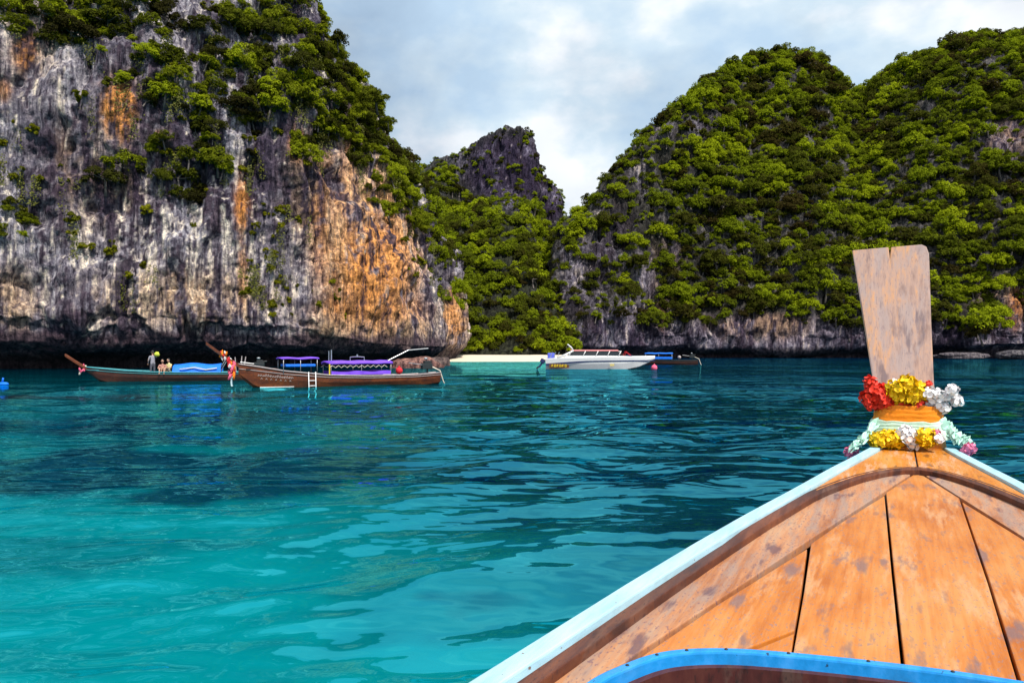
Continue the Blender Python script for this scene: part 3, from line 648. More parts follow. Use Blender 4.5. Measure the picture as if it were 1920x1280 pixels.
creepers()
# trees one can point at
for (px, py, Y, r, reg, lab, k) in [
        (634, 90, 93, 1.5, 'left', 'small lone tree leaning out highest on the left cliff skyline', 1),
        (707, 205, 94, 2.3, 'left', 'round dark tree jutting from the left cliff edge against the sky', 2),
        (728, 238, 95, 1.1, 'left', 'thin wispy little tree hanging below the round skyline tree', 4),
        (1178, 566, 153, 3.4, 'right', 'bright green round tree above the rock behind the speedboat', 3),
        (1850, 622, 149, 4.2, 'right', 'bright spreading tree above the rock ledge right of the wooden prow', 5),
        (1840, 640, 148, 3.0, 'right', 'low bright tree just above the dark shore notch at the right edge', 2)]:
    make_tree(at(px, py, Y), r, np.array([.5, -.6, .3]), reg, lab, k=k)

# ------------------------------------------------------------------ shore boulders
def boulder(name, c, size, seed, lab, col):
    g_ = np.random.default_rng(seed); nu, nv = 28, 18
    u = np.linspace(0, 2*np.pi, nu, endpoint=False); v = np.linspace(.02, np.pi-.02, nv); U, V = np.meshgrid(u, v, indexing='ij')
    D = np.stack([np.sin(V)*np.cos(U), np.sin(V)*np.sin(U), np.cos(V)], -1)
    D = np.sign(D)*np.abs(D)**.8; k = 1+.35*fbm(D+seed, (1.4,1.4,1.4), 4, seed=seed)+.12*ridged(D+seed, (3,3,3), 2, seed=seed)
    P = D*k[..., None]*np.array(size)+np.array(c)
    me = mesh_np(name, P, grid_quads(nu, nv, True), M['rock']); set_col(me, 'Col', np.zeros(P.shape)+np.array(col)*(1+.4*fbm(P, (1,1,1), 3, seed=seed)[..., None]))
    tag(link(name, me), lab, 'rock')
boulder('shore_boulder', at(775, 690, 78), (2.6, 1.6, 1.1), 1, 'reddish flat boulder at the cliff foot behind the purple canopied boat', (.30,.16,.13))
boulder('shore_boulder', at(812, 684, 88), (2.0, 1.5, .9), 2, 'dark low boulder at the cliff corner, right of the reddish one', (.15,.11,.10))
boulder('shore_boulder', at(1800, 667, 149), (5.0, 2.2, .7), 3, 'long pale rock ledge at the waterline right of the wooden prow', (.16,.14,.15))
boulder('shore_boulder', at(1915, 666, 143), (4.0, 2.2, .9), 4, 'grey rock at the waterline by the right picture edge', (.13,.12,.13))
# ------------------------------------------------------------------ people
def person(name, label, joints, radii, bones, regions, loc, rz, head, hair_col, parent_mats, looking=0.0):
    """one continuous skinned body; joints in metres, regions(z,x,y) -> material slot"""
    me = bpy.data.meshes.new('tmp'); keys = list(joints); me.from_pydata([joints[k] for k in keys], [(keys.index(a), keys.index(b)) for a, b in bones], [])
    o = bpy.data.objects.new('tmp', me); COL.objects.link(o); md = o.modifiers.new('s', 'SKIN')
    for i, k in enumerate(keys):
        v = me.skin_vertices[0].data[i]; r = radii[k]; v.radius = r if isinstance(r, tuple) else (r, r); v.use_root = (k == 'hip')
    o.modifiers.new('u', 'SUBSURF').levels = 1; o.modifiers['u'].render_levels = 1
    dg = bpy.context.evaluated_depsgraph_get(); ev = bpy.data.meshes.new_from_object(o.evaluated_get(dg)); bpy.data.objects.remove(o)
    V = [v.co.copy() for v in ev.vertices]; Fc = [tuple(p.vertices) for p in ev.polygons]
    mb = MB(); mb.v = [tuple(v) for v in V]; mb.f = Fc; mb.m = [regions(sum((V[i] for i in f), Vector())/len(f)) for f in Fc]
    hx, hy, hz = head; mb.cur = 0
    mb.ball((hx, hy, hz), (.078, .095, .115), 14, 10); mb.ball((hx, hy+.095, hz-.01), (.014, .022, .022), 6, 5)      # head, nose
    for s in (-1, 1):
        mb.ball((hx+s*.078, hy, hz-.005), (.012, .022, .03), 6, 5)
    mb.cur = 3
    for s in (-1, 1): mb.ball((hx+s*.03, hy+.085, hz+.012), (.012, .008, .007), 6, 4)
    mb.ball((hx, hy+.09, hz-.05), (.022, .006, .006), 6, 4); mb.cur = 0
    for s, hk in ((-1, 'hand_l'), (1, 'hand_r')):                      # fingers, unequal and curled
        w = Vector(joints[hk]); e = Vector(joints['elb_'+hk[-1]]); d = (w-e).normalized(); sd = d.cross(Vector((0,0,1))).normalized() if abs(d.z) < .95 else Vector((1,0,0)); nn = sd.cross(d)
        for q, ln in enumerate((.055, .065, .06, .048)):
            b0 = w+sd*(q-1.5)*.019; mb.tube([b0, b0+d*ln*.6, b0+d*ln-nn*.02], [.009, .008, .006], 6)
        b0 = w-sd*.034-d*.03; mb.tube([b0, b0+d*.03-sd*.02, b0+d*.055-sd*.022-nn*.01], [.011, .009, .007], 6)
    root = mb.build(name, parent_mats, None, smooth=True); root.location = loc; root.rotation_euler = (0, 0, rz)
    tag(root, label, 'person')
    h = MB(); h.ball((hx, hy-.018, hz+.03), (.086, .10, .10), 12, 8); h.build('hair', simple('hair_'+name, hair_col, .6), root, smooth=True)
    return root
SKIN = simple('skin', (.45,.25,.17), .55, .08); FACE = simple('face_dark', (.05,.03,.03), .5, .1)
def standing(label, loc, rz, shirt, pants, hand_up=True):
    J = {'hip': (0,0,.88), 'waist': (0,0,1.05), 'chest': (0,.01,1.27), 'neck': (0,.01,1.43), 'top': (0,.015,1.52)}
    B = [('hip','waist'), ('waist','chest'), ('chest','neck'), ('neck','top')]; Rr = {'hip': (.15,.11), 'waist': (.13,.095), 'chest': (.165,.105), 'neck': .055, 'top': .05}
    for s, k in ((-1,'l'), (1,'r')):
        J['sh_'+k] = (s*.17, .01, 1.38); up = hand_up and k == 'r'
        J['elb_'+k] = (s*.27, .10, 1.30) if up else (s*.24, .02, 1.12); J['wr_'+k] = (s*.20, .24, 1.46) if up else (s*.22, .14, .95); J['hand_'+k] = (s*.19, .26, 1.52) if up else (s*.21, .18, .88)
        J['leg_'+k] = (s*.09, 0, .82); J['knee_'+k] = (s*.10, .03, .48); J['ank_'+k] = (s*.11, 0, .09); J['toe_'+k] = (s*.12, .15, .03)
        B += [('chest','sh_'+k), ('sh_'+k,'elb_'+k), ('elb_'+k,'wr_'+k), ('wr_'+k,'hand_'+k), ('hip','leg_'+k), ('leg_'+k,'knee_'+k), ('knee_'+k,'ank_'+k), ('ank_'+k,'toe_'+k)]
        Rr.update({'sh_'+k: .062, 'elb_'+k: .042, 'wr_'+k: .03, 'hand_'+k: (.042,.022), 'leg_'+k: .088, 'knee_'+k: .058, 'ank_'+k: .038, 'toe_'+k: .032})
    def reg(c):
        if c.z > 1.44 and abs(c.x) < .1: return 0
        if c.z > .92 and abs(c.x) < .25 and (c-Vector((.19,.26,1.5))).length > .16: return 1
        if .4 < c.z <= .92 and abs(c.x) < .2: return 2
        return 0
    return person('person', label, J, Rr, B, reg, loc, rz, (0,.03,1.62), (.02,.018,.016), [SKIN, simple('shirt'+label[:9], shirt, .8), simple('pants'+label[:9], pants, .8), FACE])
def sitting(label, loc, rz, shirt, pants, name='person'):
    J = {'hip': (0,0,.12), 'waist': (0,-.02,.28), 'chest': (0,0,.48), 'neck': (0,.04,.64), 'top': (0,.06,.72)}
    B = [('hip','waist'), ('waist','chest'), ('chest','neck'), ('neck','top')]; Rr = {'hip': (.16,.12), 'waist': (.13,.10), 'chest': (.16,.105), 'neck': .055, 'top': .05}
    for s, k in ((-1,'l'), (1,'r')):
        J['sh_'+k] = (s*.17,.03,.58); J['elb_'+k] = (s*.24,.14,.36); J['wr_'+k] = (s*.17,.34,.36); J['hand_'+k] = (s*.15,.41,.37)
        J['leg_'+k] = (s*.09,.06,.12); J['knee_'+k] = (s*.13,.42,.42); J['ank_'+k] = (s*.13,.56,.07); J['toe_'+k] = (s*.14,.70,.035)
        B += [('chest','sh_'+k), ('sh_'+k,'elb_'+k), ('elb_'+k,'wr_'+k), ('wr_'+k,'hand_'+k), ('hip','leg_'+k), ('leg_'+k,'knee_'+k), ('knee_'+k,'ank_'+k), ('ank_'+k,'toe_'+k)]
        Rr.update({'sh_'+k: .06, 'elb_'+k: .042, 'wr_'+k: .03, 'hand_'+k: (.042,.022), 'leg_'+k: .09, 'knee_'+k: .06, 'ank_'+k: .038, 'toe_'+k: .032})
    def reg(c):
        if c.z > .66: return 0
        if c.z > .2 and c.y < .16 and abs(c.x) < .23: return 1
        if c.y < .3 and c.z < .36: return 2
        return 0
    return person('person', label, J, Rr, B, reg, loc, rz, (0,.09,.83), (.02,.018,.016), [SKIN, simple('shirt'+label[:9], shirt, .8), simple('pants'+label[:9], pants, .8), FACE])

# ------------------------------------------------------------------ moored long-tail boats
M['hull_w'] = wood('hull_wood', [(.07,.014,.005), (.14,.030,.008), (.22,.058,.013)], (.10,.03,.012), .1, .25, (.05,.02,.015), .45)
M['hull_d'] = wood('hull_dark', [(.035,.010,.008), (.065,.017,.011), (.10,.030,.016)], (.05,.025,.02), .25, .25, (.03,.015,.012), .45)
M['trim'] = simple('grey_trim', (.42,.36,.36), .6, .2); M['white'] = simple('white_paint', (.80,.80,.80), .35, .06); M['steel'] = simple('steel', (.42,.42,.44), .35, .1, metal=.6)
M['purple'] = simple('purple_canvas', (.20,.07,.72), .7, .15, 3); M['blue'] = simple('blue_tarp', (.005,.17,.80), .6, .2, 4, .4); M['teal'] = simple('teal_paint', (.06,.30,.34), .5, .2)
M['black'] = simple('black_iron', (.02,.02,.022), .5, .2); M['red'] = simple('red_cloth', (.62,.02,.03), .8, .25); M['orange'] = simple('orange_cloth', (.85,.22,.01), .8, .15); M['yellow'] = simple('yellow_paint', (.80,.58,.03), .5, .1)
M['pink'] = simple('pink_cloth', (.75,.12,.22), .8, .2); M['cream'] = simple('cream_rope', (.72,.66,.55), .8, .15); M['faded'] = simple('faded_lettering', (.50,.42,.40), .8, .3, 12)
M['navy'] = simple('navy_paint', (.02,.025,.10), .4, .1); M['glass'] = simple('dark_glass', (.012,.018,.022), .08, .1, spec=.6); M['lime'] = simple('lime_cloth', (.55,.62,.06), .8, .15)
def tab(T, f): return float(np.interp(f, [a for a, _ in T], [b for _, b in T]))
def longtail(name, label, stern, bow, beam, zg, mats, tip=(1.5, 1.1), lower=None, group='long-tail boats in the bay'):
    S, B = np.array(stern), np.array(bow); L_ = float(np.linalg.norm(B-S)); rz = math.atan2(B[1]-S[1], B[0]-S[0])
    e = tag(empty(name, (S[0], S[1], 0), rz), label, 'boat', group)
    bw = [(0,.42), (.1,.62), (.3,.92), (.5,1), (.7,.88), (.85,.58), (.95,.25), (1,.09)]; zk = [(0,-.05), (.1,-.2), (.6,-.3), (.85,-.25), (.93,-.02), (.97,.35), (1,.62)]
    fs = np.concatenate([np.linspace(0, .8, 17), np.linspace(.83, 1, 9)]); rows = []
    G = lambda f: tab(zg, f); W = lambda f: tab(bw, f)*beam/2
    for f in fs:
        b, g_, k = W(f), G(f), min(tab(zk, f), G(f)-.15); x = f*L_; fl = max(k+.12, .12) if f < .9 else g_-.06
        rows.append([(x,-b,g_), (x,-b*.93,(g_*.6+k*.4)), (x,-b*.66,k+.14), (x,0,k), (x,b*.66,k+.14), (x,b*.93,(g_*.6+k*.4)), (x,b,g_), (x,b*.9,g_), (x,b*.6,fl), (x,-b*.6,fl), (x,-b*.9,g_)])
    MB().loft(rows).build('hull', M[mats[0]], e, smooth=False)
    for s in (-1, 1):
        MB().tube([(f*L_, s*(W(f)+.015), G(f)+.02) for f in fs], .035, 6).build('gunwale', M[mats[1]], e, smooth=True)
        MB().tube([(f*L_, s*(W(f)*.985+.012), G(f)*.80+.02) for f in fs], .018, 5).build('rub_rail', M[mats[1]], e, smooth=True)
    for f in (.18, .34, .5, .64, .76): MB().box((f*L_, 0, G(f)-.10), (.24, W(f)*1.75, .035)).build('thwart', M[mats[2]], e)
    pr = MB(); z0 = G(1); n = 6
    pr.loft([[(L_-.35+(tip[0]+.35)*t, s1*(.07+.07*t), z0-.25+(tip[1]+.25)*t**1.15+s2*(.10-.02*t)) for s1, s2 in ((-1,-1),(1,-1),(1,1),(-1,1))] for t in np.linspace(0, 1, n)])
    pr.build('prow_board', M[mats[3]], e, bevel=.015)
    MB().box((L_*.9, 0, G(.9)-.05), (L_*.14, W(.9)*1.5, .03)).build('foredeck', M[mats[2]], e)
    return e, L_, G, W
def canopy(e, x0, x1, w, z, cm, pm, z_from, arch=.10, drop=.05, name='canopy'):
    rows = []
    for x in np.linspace(x0, x1, 9):
        sag = .02*math.sin((x-x0)*5)
        top = [(x, w*math.sin(a), z+sag+arch*math.cos(a)-arch*.2) for a in np.linspace(-1.35, 1.35, 7)]
        rows.append([(p[0], p[1], p[2]-drop) for p in top]+top[::-1])
    c = MB().loft(rows).build(name, M[cm], e, smooth=True)
    for x in np.linspace(x0+.1, x1-.1, 3):
        for s in (-1, 1): MB().tube([(x, s*w*.92, z_from), (x, s*w*.92, z-.01)], .018, 6).build('post', M[pm], e, smooth=True)
    return c
def engine(e, L_, G, long_tail=True):
    m = MB(); m.box((.75, 0, G(.05)+.42), (.62, .36, .34)); m.box((.72, 0, G(.05)+.66), (.4, .26, .16)); m.tube([(.6,-.2,G(.05)+.5), (.55,-.32,G(.05)+.62), (.3,-.34,G(.05)+.66)], .06, 8)
    en = m.build('engine', M['black'], e, bevel=.03)
    MB().ball((.8, 0, G(.05)+.86), (.12,.12,.07), 10, 6).build('air_filter', M['steel'], en, smooth=True)
    MB().tube([(.7,0,.05), (.7,0,G(.05)+.3)], .05, 8).build('mount', M['black'], en)
    if long_tail: MB().tube([(.45,0,G(.05)+.40), (-.1,0,G(.05)+.15), (-.30,0,.15), (-.5,0,-.25)], .035, 8).build('tail_shaft', M['cream'], en, smooth=True)
    MB().tube([(1.05,.1,G(.05)+.5), (1.9,.15,G(.05)+.62)], .022, 6).build('tiller', M['steel'], en)
def garland(name, label, c, n, r, cols, seed, spread, drop=0.0):
    e = tag(empty(name, c), label, 'garland'); q = random.Random(seed)
    for i in range(n):
        p = (q.gauss(0, spread[0]), q.gauss(0, spread[1]), -drop*i/n+q.gauss(0, spread[2]))
        m = MB(); m.ball((0,0,0), r*q.uniform(.7,1.15), 9, 6)
        m.v = [tuple(Vector(v)*(1+.28*q.uniform(-1,1))) for v in m.v]
        o = m.build('flower', M[cols[i % len(cols)]], e); o.location = p; o.scale = (q.uniform(.45,.8), q.uniform(.45,.8), q.uniform(.9,1.7)); o.rotation_euler = (q.gauss(0,.3), q.gauss(0,.3), 0)
    return e
def rot2(e, x, y, z):
    return e.matrix_basis@Vector((x, y, z))

# big boat with the purple canopies
zgM = [(0,.62), (.15,.52), (.4,.52), (.6,.60), (.8,.84), (.93,1.10), (1,1.22)]
bM, LM, GM, WM = longtail('long_tail_boat', 'brown long-tail boat with purple canopies and a red-ribboned prow, nearest the cliff', (-4.3, 43.2), (-13.9, 37.6), 1.7, zgM, ('hull_w','trim','hull_d','hull_w'), (1.55, 1.05))
canopy(bM, LM*.28, LM*.60, .80, 1.27, 'purple', 'steel', .5, .13, .10)
canopy(bM, LM*.645, LM*.82, .66, 1.52, 'purple', 'steel', .7, .06, .06, 'fore_canopy')
MB().box((LM*.73, 0, 1.14), (LM*.14, 1.2, .14)).build('blue_tarp_roll', M['blue'], bM, bevel=.05)
for s in (-1, 1):
    d = MB(); xs = np.linspace(LM*.29, LM*.59, 25); d.strip([(x, s*(.78+.02*math.sin(x*9)), .62) for x in xs], [(x, s*(.78+.03*math.sin(x*9+1)), .80+.03*math.sin(x*4)) for x in xs]); d.build('side_curtain', M['purple'], bM, smooth=True)
    d = MB(); d.tube([(x, s*.79, 1.05+(.07 if i % 2 else -.05)) for i, x in enumerate(np.linspace(LM*.31, LM*.60, 21))], .016, 5); d.build('rope_lashing', M['cream'], bM)
MB().tube([(LM*.60, .8, .62), (LM*.60, .8, 1.2)], .035, 6).build('yellow_post', M['yellow'], bM)
MB().tube([(LM*.57,0,1.3), (LM*.57,0,1.95)], .03, 6).tube([(LM*.585,.1,1.3), (LM*.585,.1,1.9)], .02, 6).build('mast', M['steel'], bM)
MB().tube([(LM*.47,-.2,1.35), (LM*.47,-.2,1.55), (LM*.44,0,1.58), (LM*.41,.2,1.55), (LM*.41,.2,1.35)], .025, 6).tube([(LM*.44,0,1.55), (LM*.44,0,1.7)], .04, 6).build('roof_rack', M['steel'], bM)
MB().tube([(LM*.29,.3,1.35), (LM*.18,.3,1.93), (LM*.07,.3,2.03)], .03, 6).build('mooring_pole', M['steel'], bM)
ld = MB(); yl = W_ = WM(.70)+.09
ld.tube([(LM*.705,yl-.14,.72), (LM*.70,yl,.80), (LM*.70,yl+.05,.0), (LM*.70,yl+.05,-.25)], .028, 6).tube([(LM*.672,yl-.14,.72), (LM*.667,yl,.80), (LM*.667,yl+.05,0), (LM*.667,yl+.05,-.25)], .028, 6)
for z in (.35, .08): ld.tube([(LM*.70,yl+.03,z), (LM*.667,yl+.03,z)], .024, 6)
ld.build('boarding_ladder', M['white'], bM, smooth=True)
le = MB(); q = random.Random(4); x = LM*.93
for i in range(15):                           # faded white script along the bow
    x -= .115; z = GM(x/LM)*.60+.02; yy = WM(x/LM)*.97+.035
    le.tube([(x, yy, z-.05), (x-.03, yy, z+q.uniform(.0,.11)), (x-.07, yy, z-.03), (x-.10, yy, z+q.uniform(-.02,.05))], .016, 4)
    if i % 2: le.tube([(x-.02, yy-.03, z-.20), (x-.06, yy-.03, z-.13), (x-.10, yy-.03, z-.20)], .013, 4)
le.build('bow_lettering', M['faded'], bM)
MB().tube([(f*LM, WM(f)*.755, .035) for f in np.linspace(.76, .91, 9)], .022, 5).build('waterline_stripe', M['white'], bM)
engine(bM, LM, GM)
p = rot2(bM, LM+.35, .1, 1.42); garland('prow_garland', 'red and white ribbon garland hanging from the prow of the purple canopied boat', p, 24, .13, ('red','red','white','orange','red','pink'), 5, (.10,.10,.06), .85)
p = rot2(bM, LM+.75, .0, 1.75); garland('prow_garland', 'short orange and red ribbon bunch higher on the same raised prow', p, 9, .10, ('red','orange','white'), 6, (.14,.06,.10), .15)
rb = MB(); rb.strip([(-.05,0,0),(-.06,0,-.25),(-.03,0,-.5)], [(.05,0,0),(.04,.02,-.25),(.06,0,-.5)]); o = rb.build('hanging_ribbon', simple('pale_blue_cloth', (.62,.78,.85), .8), None); o.location = rot2(bM, LM+.35, .1, .62); tag(o, 'pale blue ribbon end hanging below the red prow garland', 'ribbon')
bu = MB(); bu.ball((0,0,0), .2, 14, 10).tube([(0,0,.18),(0,0,.27)], .05, 8); o = bu.build('red_buoy', M['red'], None, smooth=True); o.location = rot2(bM, LM*.235, .45, .78); tag(o, 'round red buoy lying on the stern of the purple canopied boat', 'buoy')

# smaller boat behind it, with people and a blue tarp
zgL = [(0,.55), (.3,.50), (.6,.54), (.8,.66), (.93,.80), (1,.88)]
bL, LL, GL, WL = longtail('long_tail_boat', 'low brown long-tail boat with a blue tarp and people aboard, at far left', (-15.6, 48.0), (-26.0, 45.2), 1.6, zgL, ('hull_d','teal','teal','hull_w'), (1.15, .75))
tp = []
for x in np.linspace(LL*.28, LL*.54, 16):
    h_ = .98+.05*math.sin(x*3); tp.append([(x, w*(1+.04*math.sin(x*7)), z) for w, z in ((-.72,.50), (-.70,.74+.05*math.sin(x*5)), (-.55,h_), (0,h_+.10), (.55,h_), (.70,.74+.05*math.sin(x*4+1)), (.74,.50))])
MB().loft(tp, closed=False).build('blue_tarp', M['blue'], bL, smooth=True)
pk = MB(); pk.tube([(LL*.30,.76,.80), (LL*.36,.79,.70), (LL*.42,.78,.84), (LL*.50,.79,.74)], .035, 6); pk.build('tarp_rope', M['cream'], bL, smooth=True)
for x, t in ((.30, .25), (.285, .35)): MB().tube([(LL*x,.2,.6), (LL*(x-.05),.2,1.2+t)], .025, 6).build('awning_pole', M['steel'], bL)
for x in (.175, .16, .20): MB().tube([(LL*x,.1,.5), (LL*(x+random.uniform(-.02,.02)),.1,1.55-3*abs(x-.175))], .03, 6).build('stern_pole', M['trim'], bL)
engine(bL, LL, GL, False)
p = rot2(bL, LL+.25, .05, .95); garland('prow_garland', 'small pink ribbon bunch tied round the prow of the far left boat', p, 9, .09, ('pink','pink','cream'), 8, (.07,.07,.05), .42)
P1 = rot2(bL, LL*.655, .05, .17); standing('standing person in grey holding a lime coloured cloth, aboard the far left boat', P1, math.atan2(-5.8, 20.8)+1.0, (.30,.29,.34), (.10,.10,.13))
lc_ = MB(); lc_.ball((0,0,0), (.17,.14,.15), 10, 7); lc_.v = [tuple(Vector(v)*(1+.2*random.uniform(-1,1))) for v in lc_.v]; o = lc_.build('lime_cloth', M['lime'], None, smooth=True); o.location = P1+Vector((.28, -.02, 1.50)); tag(o, 'lime yellow cloth held up by the standing person', 'cloth')
P2 = rot2(bL, LL*.60, .2, .42); sitting('seated person leaning forward with bare knees, left of the blue tarp', P2, R_(200), (.45,.22,.18), (.04,.04,.06))
P3 = rot2(bL, LL*.565, .1, .46); sitting('seated person in pale shirt right beside the blue tarp end', P3, R_(160), (.70,.62,.30), (.5,.48,.45))

# dark boat with a blue canopy, half hidden behind the speedboat
zgF = [(0,.62), (.4,.5), (.8,.8), (1,1.1)]
bF, LF, GF, WF = longtail('long_tail_boat', 'dark long-tail boat with a bright blue canopy, beyond the speedboat bow', (23.4, 93.0), (14.6, 95.5), 1.6, zgF, ('hull_d','black','hull_d','hull_d'), (1.2, .8))
canopy(bF, LF*.34, LF*.72, .75, 1.45, 'blue', 'steel', .5, .10, .10); MB().box((LF*.5, 0, .85), (LF*.30, 1.5, .30)).build('side_curtain', M['blue'], bF, bevel=.04); engine(bF, LF, GF)
MB().ball((LF*.25, .3, .95), .22, 10, 8).build('fender', M['trim'], bF, smooth=True)

# ------------------------------------------------------------------ speedboat
def speedboat():
    e = tag(empty('speedboat', (3.4, 74.5, 0), R_(-3.0)), 'white speedboat with dark stripe, long window row and stern arch, in mid bay', 'boat'); L_ = 10.9
    gz = [(0,1.0), (.2,1.10), (.6,1.18), (1,1.22)]; bw = [(0,1.1), (.3,1.25), (.6,1.2), (.8,.85), (.92,.42), (1,.05)]; zk = [(0,-.25), (.7,-.2), (.85,.15), (.94,.6), (1,1.02)]
    fs = np.concatenate([np.linspace(0,.7,12), np.linspace(.74,1,10)]); up, lo = [], []
    for f in fs:
        x = f*L_; b = tab(bw, f); g_ = tab(gz, f); k = min(tab(zk, f), g_-.16); ch = k+(g_-k)*.55
        lo.append([(x,-b*.90,ch), (x,-b*.66,k+.18*(1-f*.5)), (x,0,k), (x,b*.66,k+.18*(1-f*.5)), (x,b*.90,ch)])
        up.append([(x,-b*.90,ch), (x,-b,g_), (x,-b*.85,g_+.04), (x,0,g_+.10), (x,b*.85,g_+.04), (x,b,g_), (x,b*.90,ch)])
    h = MB(); h.loft(lo, closed=False); h.add(lo[0], [tuple(range(5))]); h.build('hull', M['white'], e, smooth=False)
    d = MB(); d.loft(up, closed=False); d.add(up[0], [tuple(range(7))]); d.build('deck', M['white'], e, smooth=False)
    for s in (-1, 1):
        A = [(f*L_, s*(tab(bw, f)*.955+.02), tab(gz, f)*(.70 if f > .35 else .70-.5*(.35-f))-.03+.03*f) for f in fs]; Bz = [.05+(.10*max(0, .4-f)/.4) for f in fs]
        MB().strip([(x, y, z-b) for (x, y, z), b in zip(A, Bz)], [(x, y+s*.01, z+.05) for (x, y, z) in A]).build('stripe', M['navy'], e, smooth=True)
        pa = MB(); pa.strip([(x, s*(tab(bw, x/L_)*.955+.03), .14) for x in np.linspace(.35, 2.3, 8)], [(x, s*(tab(bw, x/L_)*.975+.035), .52-.05*(x-.9)**2) for x in np.linspace(.35, 2.3, 8)]); pn = pa.build('name_panel', simple('brown_panel', (.16,.06,.02), .5), e)
        t = MB()
        for i in range(6):
            x = .60+i*.26; y = s*(tab(bw, x/L_)*.97+.06)
            t.tube([(x,y,.22),(x,y,.44)], .032, 4); t.tube([(x,y,.44),(x+.14,y,.43)], .03, 4)
            if i % 2: t.tube([(x,y,.23),(x+.14,y,.24)], .03, 4); t.tube([(x+.14,y,.24),(x+.14,y,.43)], .03, 4)
            else: t.tube([(x,y,.33),(x+.13,y,.33)], .028, 4)
        t.build('lettering', M['yellow'], pn)
        em = MB(); em.box((6.55, s*1.165, .42), (.42, .03, .20)); em.build('emblem', simple('gold_emblem', (.62,.50,.18), .5, .4, 20), e)
    # cabin: sill, glass panes, raked posts and roof
    z0, z1 = 1.20, 1.86; cb = lambda x: 1.02-.03*max(0, x-5.5)**1.5
    xs = np.linspace(1.9, 8.2, 8)
    MB().loft([[(x,-cb(x),1.05), (x,-cb(x),1.34-.02*max(0,x-6)), (x,cb(x),1.34-.02*max(0,x-6)), (x,cb(x),1.05)] for x in xs]).build('coaming', M['white'], e)
    edges = [2.3, 3.7, 4.95, 6.1, 7.2]
    for s in (-1, 1):
        for a, b in zip(edges[:-1], edges[1:]):
            MB().add([(a+.12, s*(cb(a)-.03), 1.34), (b-.06, s*(cb(b)-.03), 1.34), (b+.18, s*(cb(b)-.10), 1.76-.03*max(0,b-6)), (a+.36, s*(cb(a)-.10), 1.76)], [(0,1,2,3)]).build('window', M['glass'], e)
        for a in edges: MB().tube([(a, s*(cb(a)-.01), 1.30), (a+.26, s*(cb(a)-.08), 1.80)], .045, 6).build('window_post', M['white'], e, smooth=True)
    MB().add([(7.35,-.85,1.32), (7.35,.85,1.32), (6.95,.72,1.78), (6.95,-.72,1.78)], [(0,1,2,3)]).build('windscreen', M['glass'], e)
    MB().loft([[(x,-.98,1.80), (x,-.90,1.87), (x,0,1.92), (x,.90,1.87), (x,.98,1.80), (x,0,1.82)] for x in np.linspace(2.5, 7.2, 8)]).build('roof', simple('roof_red', (.62,.22,.22), .5, .2), e)
    for s in (-1, 1):
        MB().tube([(1.2,s*1.05,1.1), (2.0,s*1.02,1.45), (2.75,s*.98,1.82)], .07, 8).build('stern_wing', M['white'], e, smooth=True)
        MB().tube([(2.75,s*.95,1.84), (2.55,s*.92,2.15), (2.2,s*.85,2.45)], .055, 8).build('arch_leg', M['white'], e, smooth=True)
    MB().tube([(2.2,-.85,2.45), (2.2,.85,2.45)], .05, 8).build('arch_bar', M['white'], e, smooth=True)
    MB().box((8.3, 0, 1.33), (.6, .6, .08)).build('deck_hatch', M['navy'], e, bevel=.02)
    for s in (-1, 1): MB().tube([(7.8,s*.75,1.3), (8.0,s*.72,1.75), (8.5,s*.5,1.35)], .022, 6).build('bow_rail', M['red'], e, smooth=True)
    for k, y in enumerate((-.55, 0, .55)):
        m = MB(); m.box((-.30, y, .80), (.50, .34, .40), M=Matrix.Rotation(R_(28), 3, 'Y')); m.box((-.50, y, .42), (.20, .14, .62), M=Matrix.Rotation(R_(35), 3, 'Y')); o = m.build('outboard_motor', M['navy'], e, bevel=.06)
        MB().box((-.75, y, .18), (.42, .05, .16), M=Matrix.Rotation(R_(-35), 3, 'Y')).build('skeg', M['black'], o)
    MB().box((.55, -.2, 1.33), (.75, 1.1, .55)).build('blue_cover', simple('blue_cover', (.10,.13,.62), .6, .2), e, bevel=.12)
    for x in (.2, .55, .9): MB().tube([(x+.25,-.9,1.1), (x+.45,-.9,1.7)], .03, 6).build('handrail_post', M['steel'], e)
speedboat()
bu = MB(); bu.ball((0,0,0), .30, 14, 10).tube([(0,0,.28),(0,0,.40)], .05, 8); o = bu.build('mooring_buoy', M['pink'], None, smooth=True); o.location = (13.75, 71.5, .18); tag(o, 'round pink mooring buoy under the speedboat bow', 'buoy')
fl = MB(); fl.loft([[(x, .14*math.cos(a)*w, .11*math.sin(a)*w) for a in np.linspace(0, 6.28, 11)[:-1]] for x, w in ((-.32,.3), (-.25,.9), (0,1.05), (.2,.9), (.3,.3))]); fl.tube([(-.05,0,.1),(0,0,.34)], .05, 6)
o = fl.build('blue_float', M['blue'], None, smooth=True); o.location = (-28.2, 41, .06); tag(o, 'small blue float on the water at the left picture edge', 'float')
# ------------------------------------------------------------------ the boat we sit in: its bow
TH = R_(27.2); AX = np.array([math.sin(TH), math.cos(TH)]); PX = np.array([math.cos(TH), -math.sin(TH)]); T0 = .093
bow = tag(empty('long_tail_boat', (PX[0]*T0, PX[1]*T0, 0), -TH), 'orange wooden bow of a long-tail boat with pale blue gunwales, in the foreground', 'boat', 'long-tail boats in the bay')
def loc_at(px, py, s):                         # boat-local point seen at a photo point, s metres along the keel line
    m = (px-960)/F; t = s*(m*AX[1]-AX[0])/(PX[0]-m*PX[1]); Y = s*AX[1]+t*PX[1]
    return Vector((t-T0, s, EYE+(HOR-py)/F*Y))
zr = lambda s: 1.447+.02*s; zd = lambda s: 1.424+.02*s
WO = [(-3,.98), (-1.5,.92), (0,.80), (1,.675), (1.54,.60), (1.9,.545), (2.28,.48), (2.78,.385), (3.23,.305), (3.55,.24), (3.97,.160)]
